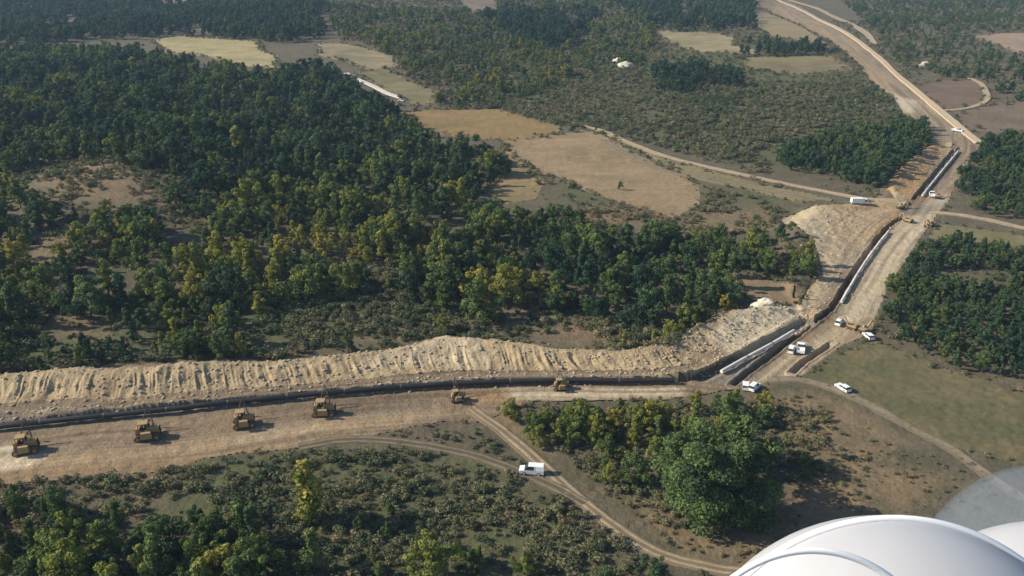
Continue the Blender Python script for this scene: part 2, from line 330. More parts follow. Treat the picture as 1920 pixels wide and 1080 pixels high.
fields_px = [  # name, outline, colours, furrow angle, furrow density
 ('stubble_field', [(288, 76), (330, 66), (482, 77), (488, 95), (520, 104), (512, 126), (440, 122), (382, 104), (312, 98)], (0.40, 0.315, 0.155), (0.29, 0.25, 0.135), 0.02, 0.12),
 ('fallow_field', [(596, 80), (650, 82), (742, 110), (744, 126), (690, 130), (642, 112), (598, 106)], (0.30, 0.25, 0.14), (0.21, 0.17, 0.11), 0.3, 0.1),
 ('fallow_field', [(664, 136), (722, 128), (764, 150), (824, 174), (816, 192), (776, 198), (746, 180)], (0.23, 0.19, 0.10), (0.17, 0.15, 0.08), 0.5, 0.1),
 ('ploughed_field', [(746, 212), (800, 207), (932, 204), (962, 214), (1052, 238), (1046, 250), (960, 264), (898, 260), (828, 252), (768, 230)], (0.285, 0.185, 0.080), (0.235, 0.170, 0.078), 0.05, 0.25),
 ('stubble_field', [(938, 266), (1100, 244), (1128, 252), (1200, 292), (1312, 350), (1310, 384), (1258, 412), (1180, 386), (1110, 362), (1030, 330), (1000, 318)], (0.320, 0.230, 0.132), (0.250, 0.182, 0.108), -0.55, 0.3),
 ('fallow_field', [(936, 270), (998, 318), (1020, 340), (1004, 372), (940, 384), (912, 356), (958, 322)], (0.32, 0.210, 0.115), (0.22, 0.18, 0.085), -0.4, 0.15),
 ('strip_field', [(1112, 244), (1150, 252), (1250, 298), (1400, 338), (1560, 372), (1500, 380), (1380, 350), (1300, 336), (1210, 290)], (0.27, 0.215, 0.11), (0.20, 0.165, 0.09), -0.45, 0.25),
 ('meadow', [(1500, 702), (1560, 668), (1640, 640), (1700, 662), (1770, 690), (1900, 730), (2100, 770), (2200, 900), (1900, 868), (1790, 838), (1690, 790), (1560, 724)], (0.180, 0.140, 0.075), (0.120, 0.115, 0.058), 0.2, 0.2),
 ('fallow_field', [(1700, 160), (1760, 152), (1838, 150), (1852, 184), (1826, 200), (1776, 208), (1738, 186)], (0.19, 0.125, 0.095), (0.15, 0.115, 0.075), 0.1, 0.15),
 ('pasture', [(1786, 212), (1860, 196), (2000, 180), (2000, 240), (1880, 250), (1832, 262)], (0.20, 0.14, 0.10), (0.16, 0.125, 0.085), 0.1, 0.1),
 ('stubble_field', [(1822, 68), (1880, 62), (2000, 60), (2000, 120), (1900, 96)], (0.34, 0.25, 0.17), (0.28, 0.20, 0.14), 0.1, 0.1),
 ('stubble_field', [(1226, 58), (1340, 62), (1384, 72), (1372, 84), (1452, 102), (1310, 98), (1252, 78)], (0.32, 0.27, 0.145), (0.25, 0.205, 0.12), 0.1, 0.1),
 ('pasture', [(1390, 106), (1560, 104), (1600, 130), (1500, 140), (1400, 128)], (0.22, 0.195, 0.09), (0.19, 0.14, 0.09), 0.1, 0.1),
 ('fallow_field', [(860, -6), (924, -2), (930, 24), (886, 28)], (0.24, 0.175, 0.12), (0.2, 0.15, 0.11), 0.1, 0.1),
 ('fallow_field', [(296, -8), (380, -4), (372, 14), (310, 18)], (0.24, 0.18, 0.13), (0.2, 0.15, 0.11), 0.1, 0.1),
 ('stubble_field', [(72, 47), (130, 44), (188, 48), (180, 58), (90, 58)], (0.27, 0.22, 0.14), (0.2, 0.17, 0.11), 0.1, 0.1),
 ('fallow_field', [(1370, 512), (1420, 520), (1490, 540), (1510, 552), (1490, 574), (1440, 566), (1392, 556)], (0.26, 0.175, 0.105), (0.20, 0.15, 0.09), 0.1, 0.2),
 ('meadow', [(1410, 24), (1440, 24), (1540, 74), (1566, 92), (1440, 66), (1420, 50)], (0.29, 0.235, 0.13), (0.24, 0.19, 0.11), 0.1, 0.1),
 ('meadow', [(1760, 420), (1900, 438), (2000, 460), (1900, 466), (1740, 448)], (0.20, 0.175, 0.085), (0.16, 0.14, 0.075), 0.1, 0.1),
]
FIELDS = [(f[0], GP(f[1]), f) for f in fields_px]
dry_px = [[(60, 345), (100, 308), (182, 298), (262, 328), (318, 368), (290, 380), (200, 378), (130, 374)], [(70, 590), (130, 580), (200, 610), (204, 640), (130, 634)], [(70, 440), (150, 420), (160, 450), (90, 500), (40, 500), (60, 460)],
          [(860, 575), (960, 580), (1060, 600), (1210, 640), (1200, 650), (1040, 640), (900, 600)], [(180, 900), (330, 880), (320, 935), (250, 940)], [(1100, 385), (1190, 380), (1230, 420), (1140, 440), (1080, 450)], [(1270, 440), (1330, 380), (1470, 400), (1440, 440), (1350, 430)],
          [(560, 480), (720, 500), (760, 540), (600, 530)], [(900, 770), (960, 770), (1060, 850), (1010, 850)], [(640, 590), (860, 600), (860, 640), (700, 640)], [(1450, 745), (1560, 740), (1700, 830), (1600, 900), (1500, 860), (1470, 800)], [(1480, 900), (1620, 860), (1800, 900), (1600, 1000), (1450, 1000)], [(1160, 930), (1240, 960), (1330, 1000), (1500, 960), (1600, 1000), (1400, 1060), (1280, 1040)]]
green_px = [[(0, 560), (640, 540), (700, 640), (0, 690)], [(320, 850), (900, 850), (1100, 1000), (1200, 1090), (500, 1090), (300, 960)], [(880, 60), (1240, 90), (1640, 120), (1700, 200), (1700, 240), (1440, 320), (1100, 236), (880, 200)], [(1020, 320), (1110, 360), (1190, 390), (1100, 395), (1040, 370)], [(1280, 340), (1400, 350), (1500, 380), (1440, 390)]]
DRY = [GP(p) for p in dry_px]; GREEN = [GP(p) for p in green_px]

def emit(name, Ux, Yx, cells, z_of, material, attrs=None, kind='structure'):
    ny, nu = len(Yx), len(Ux)
    jj, ii = np.nonzero(cells)
    a = jj * nu + ii
    quads = np.stack([a + nu, a, a + 1, a + nu + 1], 1)   # Y grows with j
    quads = quads[:, [1, 2, 3, 0]] if Yx[1] > Yx[0] else quads
    used, inv = np.unique(quads.ravel(), return_inverse=True)
    jv, iv = used // nu, used % nu
    x = Yx[jv] * Ux[iv]; y = Yx[jv]
    z = z_of(x, y)
    me = bpy.data.meshes.new(name)
    me.vertices.add(len(used)); me.vertices.foreach_set('co', np.stack([x, y, z], 1).astype(np.float32).ravel())
    me.loops.add(quads.size); me.loops.foreach_set('vertex_index', inv.astype(np.int32).ravel())
    me.polygons.add(len(quads)); me.polygons.foreach_set('loop_start', np.arange(0, quads.size, 4, dtype=np.int32)); 
    me.update(calc_edges=True)
    me.polygons.foreach_set('use_smooth', np.ones(len(quads), bool))
    for k, fn in (attrs or {}).items():
        at = me.attributes.new(k, 'FLOAT', 'POINT'); at.data.foreach_set('value', fn(x, y).astype(np.float32))
    me.materials.append(material)
    o = bpy.data.objects.new(name, me); C.objects.link(o); o['kind'] = kind
    return o

Xl, Yl = lattice(U, Y)
cx = 0.25 * (Xl[:-1, :-1] + Xl[1:, :-1] + Xl[:-1, 1:] + Xl[1:, 1:]); cy = 0.5 * (Yl[:-1, :-1] + Yl[1:, :-1])
wx, wy = warp(cx, cy)
reg = np.zeros(cx.shape, int)
fwx, fwy = cx + (wx - cx) * 0.3, cy + (wy - cy) * 0.3
for k, (nm, P, f) in enumerate(FIELDS): reg[in_poly(fwx, fwy, P)] = k + 1
corr = np.zeros(cx.shape, bool)
for P in CORR: corr |= in_poly(wx, wy, P)
reg[corr] = 99

def micro(x, y): return (fbm(x / 6, y / 6, 90, 3) - 0.5) * 0.9 * sstep(60, 120, y) * (1 - sstep(500, 900, y))
def H(x, y, rel=True):
    x = np.atleast_1d(np.asarray(x, float)); y = np.atleast_1d(np.asarray(y, float))
    z = Hb(x, y)
    if not rel: return z
    near = np.zeros(x.shape, bool)
    wxx, wyy = warp(x, y)
    for P in CORR: near |= in_poly(wxx, wyy, P)
    # relief of the corridor is only evaluated near it
    bx0, by0 = CORR[0].min(0) - 30; bx1, by1 = CORR[0].max(0) + 30
    box = (x > bx0) & (x < bx1) & (y > by0) & (y < min(by1, 520))
    if box.any():
        r, s, c = corridor_relief(x[box], y[box])
        z[box] += r
    return z
def soft(polys, x, y, blur=4.0):
    """membership with soft borders: average over jittered look-ups"""
    s = 0
    sc = np.clip(y / 200, 0.6, 6) * blur
    for dx, dy in ((0, 0), (.7, .2), (-.6, .5), (.1, -.8), (-.3, -.4), (.5, .6)):
        wxx, wyy = warp(x + dx * sc, y + dy * sc)
        m = np.zeros(x.shape)
        for p in polys:
            P, v = p if isinstance(p, tuple) else (p, 1.0)
            m = np.maximum(m, in_poly(wxx, wyy, P) * v)
        s = s + m
    return s / 6
# scrub ground: everything that is no field and no corridor, plus a sunken rim under the corridor's border
inner = corr.copy()
for dj in (-1, 0, 1):
    for di in (-1, 0, 1): inner &= np.roll(np.roll(corr, dj, 0), di, 1)
gcells = (reg == 0) | (corr & ~inner)
def zg(x, y):
    z = H(x, y); wxx, wyy = warp(x, y); c = np.zeros(x.shape, bool)
    for P in CORR: c |= in_poly(wxx, wyy, P)
    return z - c * 0.35
emit('ground', U, Y, gcells, zg, M['scrub'], {'dry': lambda x, y: soft(DRY, x, y), 'green': lambda x, y: soft(GREEN, x, y, 6)})
fc = {}
for k, (nm, P, f) in enumerate(FIELDS):
    cells = reg == k + 1
    if cells.any():
        emit(nm, U, Y, cells, lambda x, y: H(x, y), mat_field('%s_soil' % nm, f[2], f[3], f[4], f[5]))
# corridor on a lattice twice as fine
K = 2
Uf, Yf = refine(U, K), refine(Y, K)
cf = np.kron(corr, np.ones((K, K), bool))
jj, ii = np.nonzero(cf)
fx = 0.25 * (Uf[ii] + Uf[ii + 1]) * (Yf[jj] + Yf[jj + 1]); fy = 0.5 * (Yf[jj] + Yf[jj + 1])
_, sp_, ct_ = corridor_relief(fx, fy)
lab = np.zeros(cf.shape, int)
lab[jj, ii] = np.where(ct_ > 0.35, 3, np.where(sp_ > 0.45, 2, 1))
cattr = {k: (lambda k: lambda x, y: soft(MASK[k], x, y, 1.5))(k) for k in MASK}
AXIS = np.vstack([TR['a'][:-1], TR['b2'], TR['c'][1:], TR['d'], GP([(1800, 240), (1722, 174), (1650, 110), (1560, 48), (1455, -2)])])
def lane(x, y):
    d, s_, k = line_coords(x, y, AXIS); d = d + 2.2 * (noise(s_ / 22, s_ * 0, 301) - 0.5)
    return fbm(d * 0.75, s_ * 0.022, 302, 3) * 0.75 + 0.25 * noise(d * 2.6, s_ * 0.05, 303)
cattr['lane'] = lane
emit('work_strip', Uf, Yf, lab == 1, H, M['strip'], cattr)
cattr['lane'] = lambda x, y: 0.5 + 0 * x
emit('spoil_bank', Uf, Yf, lab == 2, H, M['spoil'], cattr)
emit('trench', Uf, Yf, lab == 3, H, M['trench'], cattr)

# ------------------------------------------------------------------ tracks and roads
def ribbon(name, px, width, material, lift=0.10, ruts=((-0.42, 0.16), (0.42, 0.16)), full=False, step=2.0, rel=True):
    P = smooth_line(GP(px), step); nseg = len(P)
    T = np.gradient(P, axis=0); T /= np.linalg.norm(T, axis=1)[:, None]; Nn = np.stack([-T[:, 1], T[:, 0]], 1)
    cols = np.linspace(-1, 1, 15)
    hw = width / 2
    X = P[:, 0:1] + Nn[:, 0:1] * cols * hw * (1 + 0.25 * (noise(np.arange(nseg)[:, None] / 4, np.zeros((nseg, 1)), 55) - 0.5))
    Yy = P[:, 1:2] + Nn[:, 1:2] * cols * hw
    Z = H(X.ravel(), Yy.ravel(), rel).reshape(X.shape) + lift
    rut = np.zeros((nseg, 15))
    for c, wd in ruts: rut = np.maximum(rut, np.exp(-((cols - c) / wd)**2)[None] * np.ones((nseg, 1)))
    if full: rut = np.maximum(rut, np.clip(1.25 - np.abs(cols), 0, 1)[None] * np.ones((nseg, 1)))
    Z -= rut * min(0.05, lift * 0.4)
    Z[:, 0] -= lift + 0.1; Z[:, -1] -= lift + 0.1
    v = np.stack([X, Yy, Z], 2).reshape(-1, 3)
    f = [(i * 15 + j + 15, i * 15 + j, i * 15 + j + 1, i * 15 + j + 16) for i in range(nseg - 1) for j in range(14)]
    f = [q[::-1] for q in f]
    me = bpy.data.meshes.new(name); me.from_pydata(v.tolist(), [], f); me.update()
    if me.polygons[0].normal.z < 0: me.flip_normals()
    at = me.attributes.new('rut', 'FLOAT', 'POINT'); at.data.foreach_set('value', rut.astype(np.float32).ravel())
    me.polygons.foreach_set('use_smooth', np.ones(len(f), bool))
    me.materials.append(material); o = bpy.data.objects.new(name, me); C.objects.link(o); o['kind'] = 'structure'
    return P
TRACKS = []
def track(*a, **k): TRACKS.append((ribbon(*a, **k), a[2]))
track('dirt_track', [(882, 765), (905, 782), (940, 806), (1000, 858), (1080, 930), (1150, 986), (1230, 1036), (1330, 1064), (1420, 1074), (1560, 1080)], 3.1, M['track'])
track('grass_track', [(560, 838), (650, 824), (760, 830), (880, 852), (960, 880), (1040, 914), (1095, 945)], 3.0, M['faint_track'], ruts=((-0.5, 0.18), (0.5, 0.18)))
track('dirt_track', [(1440, 712), (1500, 712), (1560, 728), (1625, 756), (1700, 798), (1780, 840), (1850, 890), (1960, 960)], 3.0, M['faint_track'], full=True)
track('dirt_track', [(1745, 398), (1790, 402), (1840, 410), (1920, 428), (2100, 470)], 3.8, M['track'], lift=0.25, full=True)
track('dirt_track', [(1768, 208), (1800, 206), (1834, 198), (1852, 186), (1848, 170), (1838, 156), (1816, 146)], 3.4, M['track'], lift=0.5, full=True, step=6)
track('farm_road', [(1470, -4), (1520, 12), (1560, 30), (1600, 48), (1628, 66), (1640, 84)], 6.0, M['track'], lift=0.7, full=True, step=10)
track('farm_road', [(1090, 236), (1130, 246), (1170, 264), (1250, 294), (1330, 314), (1440, 338), (1560, 362), (1650, 380), (1700, 386)], 3.6, M['track'], lift=0.35, full=True, step=4)
track('farm_track', [(1130, 262), (1220, 312), (1330, 340), (1440, 358), (1560, 376)], 3.5, M['faint_track'], lift=0.3, full=True, step=4)
track('gravel_road', [(650, 138), (668, 148), (700, 162), (728, 176), (752, 184)], 3.6, M['gravel'], lift=0.6, full=True, step=5)
track('corridor_road', [(1838, 270), (1800, 240), (1762, 208), (1722, 174), (1688, 146), (1650, 110), (1610, 78), (1560, 48), (1500, 18), (1455, -2)], 4.6, M['road'], lift=0.6, full=True, step=6)

# ------------------------------------------------------------------ small mesh builder
class MB:
    def __init__(s): s.v = []; s.f = []
    def add(s, v, f):
        o = len(s.v); s.v += [tuple(p) for p in v]; s.f += [tuple(i + o for i in q) for q in f]; return s
    def box(s, x0, x1, y0, y1, z0, z1, tx=0.0, ty=0.0):
        """box; the top is drawn in by tx, ty on each side"""
        v = [(x0, y0, z0), (x1, y0, z0), (x1, y1, z0), (x0, y1, z0), (x0 + tx, y0 + ty, z1), (x1 - tx, y0 + ty, z1), (x1 - tx, y1 - ty, z1), (x0 + tx, y1 - ty, z1)]
        return s.add(v, [(3, 2, 1, 0), (4, 5, 6, 7), (0, 1, 5, 4), (1, 2, 6, 5), (2, 3, 7, 6), (3, 0, 4, 7)])
    def prism(s, prof, y0, y1):
        """profile in x,z pushed along y"""
        n = len(prof); v = [(x, y0, z) for x, z in prof] + [(x, y1, z) for x, z in prof]
        f = [tuple(range(n)), tuple(range(2 * n - 1, n - 1, -1))] + [(i + n, (i + 1) % n + n, (i + 1) % n, i) for i in range(n)]
        return s.add(v, f)
    def tube(s, a, b, r0, r1=None, n=8):
        a = Vector(a); b = Vector(b); r1 = r0 if r1 is None else r1; d = (b - a).normalized()
        p = d.orthogonal().normalized(); q = d.cross(p)
        v = [a + (p * math.cos(t) + q * math.sin(t)) * r0 for t in [2 * math.pi * i / n for i in range(n)]] + [b + (p * math.cos(t) + q * math.sin(t)) * r1 for t in [2 * math.pi * i / n for i in range(n)]]
        f = [(i, (i + 1) % n, (i + 1) % n + n, i + n) for i in range(n)] + [tuple(range(n - 1, -1, -1)), tuple(range(n, 2 * n))]
        return s.add(v, f)
    def mesh(s, name, material):
        me = bpy.data.meshes.new(name); me.from_pydata(s.v, [], s.f); me.update(); me.materials.append(material); return me
    def part(s, name, material, parent):
        o = bpy.data.objects.new(name, s.mesh(name, M[material])); C.objects.link(o); o.parent = parent; return o
def tag(o, label=None, cat=None, group=None, kind=None):
    for k, v in (('label', label), ('category', cat), ('group', group), ('kind', kind)):
        if v: o[k] = v
    return o
def empty(name, loc=(0, 0, 0), rz=0.0):
    o = bpy.data.objects.new(name, None); C.objects.link(o); o.empty_display_size = 0.5; o.location = loc; o.rotation_euler = (0, 0, rz); return o
KIDS = {}
def kids(o): return [c for c in bpy.data.objects if c.parent == o]
def copy_tree(o, parent=None):
    if o.name not in KIDS: KIDS[o.name] = kids(o)
    c = o.copy(); C.objects.link(c); c.parent = parent
    for ch in KIDS[o.name]: copy_tree(ch, c)
    return c
def h1(p): return float(H(p[0], p[1])[0])

# ------------------------------------------------------------------ trees and shrubs
def leaf_mesh(name, lobes, per, size, seed, material, flat=0.0):
    """leaf clumps spread over and inside a set of lobes (x, y, z, r)"""
    r = np.random.default_rng(seed); V = []; Fq = []; A = []
    for (lx, ly, lz, lr) in lobes:
        n = int(per * (lr ** 1.4))
        d = r.normal(size=(n, 3)); d[:, 2] += 0.25; d /= np.linalg.norm(d, axis=1)[:, None]
        rad = lr * (0.55 + 0.5 * r.random(n) ** 0.6)
        c = np.array([lx, ly, lz]) + d * rad[:, None] * np.array([1, 1, 0.85])
        nn = d + r.normal(size=(n, 3)) * 0.55; nn[:, 2] += 0.25; nn /= np.linalg.norm(nn, axis=1)[:, None]
        t = np.cross(nn, r.normal(size=(n, 3))); t /= np.linalg.norm(t, axis=1)[:, None]; b = np.cross(nn, t)
        s = size * (0.6 + 0.8 * r.random(n)); lobe_t = r.random() * 0.5
        for k in range(n):
            o = len(V); e = s[k]
            V += [c[k] - t[k] * e, c[k] - b[k] * e * 0.7 + nn[k] * e * 0.15, c[k] + t[k] * e * 0.9, c[k] + b[k] * e * 0.75 - nn[k] * e * 0.15]
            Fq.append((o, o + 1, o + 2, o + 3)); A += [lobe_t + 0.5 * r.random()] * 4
    me = bpy.data.meshes.new(name); me.from_pydata([tuple(v) for v in V], [], Fq); me.update()
    at = me.attributes.new('leaf', 'FLOAT', 'POINT'); at.data.foreach_set('value', np.array(A, np.float32))
    me.materials.append(M[material]); return me
def wood_mesh(name, lobes, trunk_h, r0, seed):
    r = random.Random(seed); m = MB()
    bend = Vector((r.uniform(-.3, .3), r.uniform(-.3, .3), trunk_h))
    m.tube((0, 0, -0.4), bend, r0, r0 * 0.72, 7)
    top = Vector((bend.x * 1.5, bend.y * 1.5, trunk_h * 1.75)); m.tube(bend, top, r0 * 0.72, r0 * 0.4, 7)
    for (lx, ly, lz, lr) in lobes[::2]:
        st = bend.lerp(top, r.random()); m.tube(st, (lx, ly, lz), r0 * 0.36, r0 * 0.1, 5)
    return m.mesh(name, M['bark'])
def lobes_round(seed, H_, Rr, n, low=0.28):
    r = random.Random(seed); L = []
    for i in range(n):
        a = r.random() * 6.283; h = r.random(); z = H_ * (low + (0.88 - low) * h)
        k = math.sqrt(max(0.05, 1 - ((h - 0.38) / 0.68) ** 2))
        q = Rr * k * (0.35 + 0.5 * r.random())
        L.append((math.cos(a) * q, math.sin(a) * q, z, Rr * r.uniform(0.30, 0.48)))
    L.append((0, 0, H_ * 0.84, Rr * 0.4)); L.append((0, 0, H_ * 0.55, Rr * 0.6))
    return L
PROTO = []   # crown mesh, wood mesh
def lobes_wild(seed, Rr, n, low, lop, spire):
    """uneven crown: limbs leave the stem at different heights and end in clumps of different size"""
    r = random.Random(seed); L = []; la = r.random() * 6.283
    for i in range(n):
        a = r.random() * 6.283; h = low + (0.93 - low) * (i + r.random()) / n
        env = (1 - h) ** (0.75 * spire) * (1.15 if spire > 0.6 else 1.0) if spire > 0 else math.sqrt(max(0.04, 1 - ((h - 0.45) / 0.6) ** 2))
        q = Rr * env * r.uniform(0.15, 1.0); q *= 1 + lop * math.cos(a - la)
        L.append((math.cos(a) * q, math.sin(a) * q, 10 * h, Rr * r.uniform(0.16, 0.40) * (1 - 0.35 * h)))
    for k in (0.4, 0.6, 0.78): L.append((r.uniform(-.3, .3), r.uniform(-.3, .3), 10 * k, Rr * (0.5 - 0.3 * k)))
    return L
for i, (Rr, n, low, lop, spire) in enumerate([(4.3, 24, 0.2, 0.35, 0), (4.8, 30, 0.14, 0.25, 0), (3.6, 22, 0.15, 0.4, 0.8), (4.4, 26, 0.22, 0.45, 0), (3.3, 20, 0.12, 0.3, 0.9), (4.6, 22, 0.1, 0.5, 0), (3.0, 20, 0.2, 0.3, 0.7)]):
    L = lobes_wild(100 + i, Rr, n, low, lop, spire)
    PROTO.append((leaf_mesh('crown', L, 120, 0.24, 200 + i, 'leaf'), wood_mesh('trunk', L, 2.6, 0.22, 300 + i)))
for i in range(2):  # tall narrow trees
    L = [(random.uniform(-.7, .7), random.uniform(-.7, .7), 1.6 + k * 0.62, (1.35 - abs(k - 4) * 0.09)) for k in range(13)]
    PROTO.append((leaf_mesh('crown', L, 75, 0.34, 220 + i, 'leaf'), wood_mesh('trunk', L, 2.0, 0.16, 320 + i)))
L = lobes_wild(151, 5.0, 46, 0.06, 0.35, 0) + lobes_wild(158, 4.4, 22, 0.10, 0.3, 0)   # one with a very full crown, for the biggest tree
PROTO.append((leaf_mesh('crown', L, 380, 0.135, 240, 'leaf'), wood_mesh('trunk', L, 1.6, 0.24, 340)))
SPROTO = []
for i in range(4):
    r_ = random.Random(400 + i)
    L = [(r_.uniform(-.8, .8), r_.uniform(-.8, .8), r_.uniform(.35, 1.1), r_.uniform(.4, .8)) for k in range(6 + i)]
    mm = MB()
    for (lx, ly, lz, lr) in L: mm.tube((lx * 0.15, ly * 0.15, -0.2), (lx, ly, lz), 0.05, 0.02, 4)
    SPROTO.append((leaf_mesh('foliage', L, 70, 0.15, 420 + i, 'shrub'), mm.mesh('stem', M['bark'])))

# where woods stand, told by where their crowns show in the photograph
T_ZONES = [ # outline, spacing m, height range, tint mean, tint spread, keep share, zone name
 ([(-60, 100), (60, 78), (290, 98), (380, 116), (500, 132), (600, 112), (655, 150), (740, 200), (830, 258), (930, 282), (958, 330), (912, 352), (860, 400), (700, 390), (560, 330), (420, 340), (320, 310), (200, 290), (80, 300), (-60, 330)], 5.5, (4, 14), 0.34, 0.17, 0.95, 'upper wood'),
 ([(-60, 330), (60, 350), (130, 380), (300, 380), (330, 330), (470, 330), (600, 340), (760, 400), (860, 430), (960, 480), (950, 560), (800, 560), (640, 530), (520, 545), (480, 610), (330, 600), (210, 600), (120, 570), (-60, 600)], 5.0, (3.5, 13), 0.45, 0.20, 0.86, 'lower wood'),
 ([(360, 350), (470, 335), (640, 350), (760, 400), (760, 470), (600, 480), (500, 440), (400, 400)], 4.6, (4, 9), 0.70, 0.10, 0.6, 'yellow wood'),
 ([(640, 400), (760, 400), (1000, 490), (1040, 560), (900, 560), (760, 510), (640, 460)], 5.0, (4, 7.5), 0.62, 0.12, 0.75, 'yellow wood'),
 ([(860, 380), (940, 395), (1000, 395), (1090, 390), (1090, 440), (1180, 425), (1250, 425), (1340, 440), (1480, 430), (1528, 470), (1530, 510), (1480, 530), (1380, 510), (1370, 560), (1300, 590), (1060, 585), (980, 520), (900, 470)], 5.4, (5, 12), 0.40, 0.16, 0.95, 'middle wood'),
 ([(-60, 590), (0, 580), (60, 600), (130, 650), (200, 620), (480, 600), (520, 640), (440, 660), (300, 655), (120, 680), (-60, 690)], 3.9, (2.5, 8), 0.44, 0.19, 0.85, 'bank wood'),
 ([(860, 570), (1060, 590), (1300, 590), (1380, 560), (1400, 580), (1290, 640), (1150, 640), (1000, 610)], 3.6, (2, 5.5), 0.50, 0.15, 0.8, 'bank wood'),
 ([(1440, 286), (1540, 250), (1620, 234), (1738, 224), (1748, 264), (1690, 312), (1650, 338), (1560, 318), (1460, 300)], 4.6, (6, 8.5), 0.34, 0.07, 1.0, 'dense grove'),
 ([(1830, 280), (1860, 250), (2100, 240), (2100, 430), (1860, 392), (1800, 352), (1804, 320)], 3.8, (3.5, 6.5), 0.33, 0.10, 0.98, 'right wood'),
 ([(1720, 460), (1790, 440), (1940, 470), (2100, 480), (2100, 760), (1900, 700), (1820, 690), (1740, 655), (1655, 600), (1670, 540)], 3.0, (2.5, 5.5), 0.34, 0.11, 0.98, 'right wood'),
 ([(-80, 915), (60, 905), (160, 935), (300, 945), (420, 955), (560, 1000), (620, 1130), (-80, 1130)], 4.6, (4.5, 11), 0.36, 0.16, 0.92, 'front wood'),
 ([(600, 960), (720, 945), (900, 1005), (920, 1120), (600, 1120)], 4.6, (3.5, 9), 0.34, 0.12, 0.85, 'front wood'),
 ([(300, 930), (560, 960), (640, 1000), (640, 1120), (300, 1120)], 5.0, (4, 10), 0.34, 0.14, 0.85, 'front wood'),
 ([(900, 1040), (1250, 1020), (1320, 1120), (900, 1120)], 5.0, (3, 6), 0.42, 0.12, 0.55, 'front wood'),
 ([(936, 758), (1000, 748), (1250, 758), (1330, 740), (1440, 740), (1450, 820), (1300, 800), (1250, 880), (1150, 890), (1080, 850), (980, 815)], 3.8, (2.5, 7.5), 0.50, 0.15, 0.85, 'track wood'),
 ([(-100, -40), (290, -40), (600, -30), (600, 64), (520, 76), (490, 66), (330, 58), (240, 56), (200, 60), (-100, 80)], 10, (9, 15), 0.24, 0.09, 0.95, 'far wood'),
 ([(600, 10), (860, 20), (960, -20), (1200, -30), (1226, 56), (1200, 110), (1080, 130), (960, 190), (850, 205), (780, 150), (740, 105), (640, 76)], 6.5, (2.5, 8.5), 0.47, 0.15, 0.62, 'far wood'),
 ([(900, 20), (1100, 10), (1120, 20), (1060, 80), (980, 70)], 10, (10, 15), 0.18, 0.05, 1.0, 'far wood'),
 ([(1100, -40), (1420, -40), (1420, 50), (1300, 50), (1200, 40)], 12, (8, 13), 0.25, 0.06, 0.9, 'far wood'),
 ([(1220, 120), (1290, 108), (1400, 132), (1405, 148), (1300, 152), (1260, 168), (1225, 150)], 8, (7, 11), 0.22, 0.05, 1.0, 'far clump'),
 ([(1370, 78), (1440, 66), (1550, 76), (1556, 100), (1460, 104), (1380, 92)], 9, (7, 11), 0.26, 0.05, 0.95, 'far clump'),
 ([(1520, -40), (1600, 20), (1650, 70), (1680, 110), (1740, 130), (1800, 145), (2100, 180), (2100, 110), (1900, 100), (1820, 66), (2100, 50), (2100, -40)], 8, (2.5, 6), 0.38, 0.10, 0.85, 'far wood'),
 ([(1740, 130), (1860, 130), (2000, 160), (2000, 180), (1860, 176), (1830, 146)], 9, (6, 9), 0.26, 0.06, 0.8, 'far wood'),
 ([(980, 215), (1080, 232), (1240, 250), (1220, 262), (1050, 252)], 9, (3, 5), 0.4, 0.1, 0.4, 'far clump'),
]
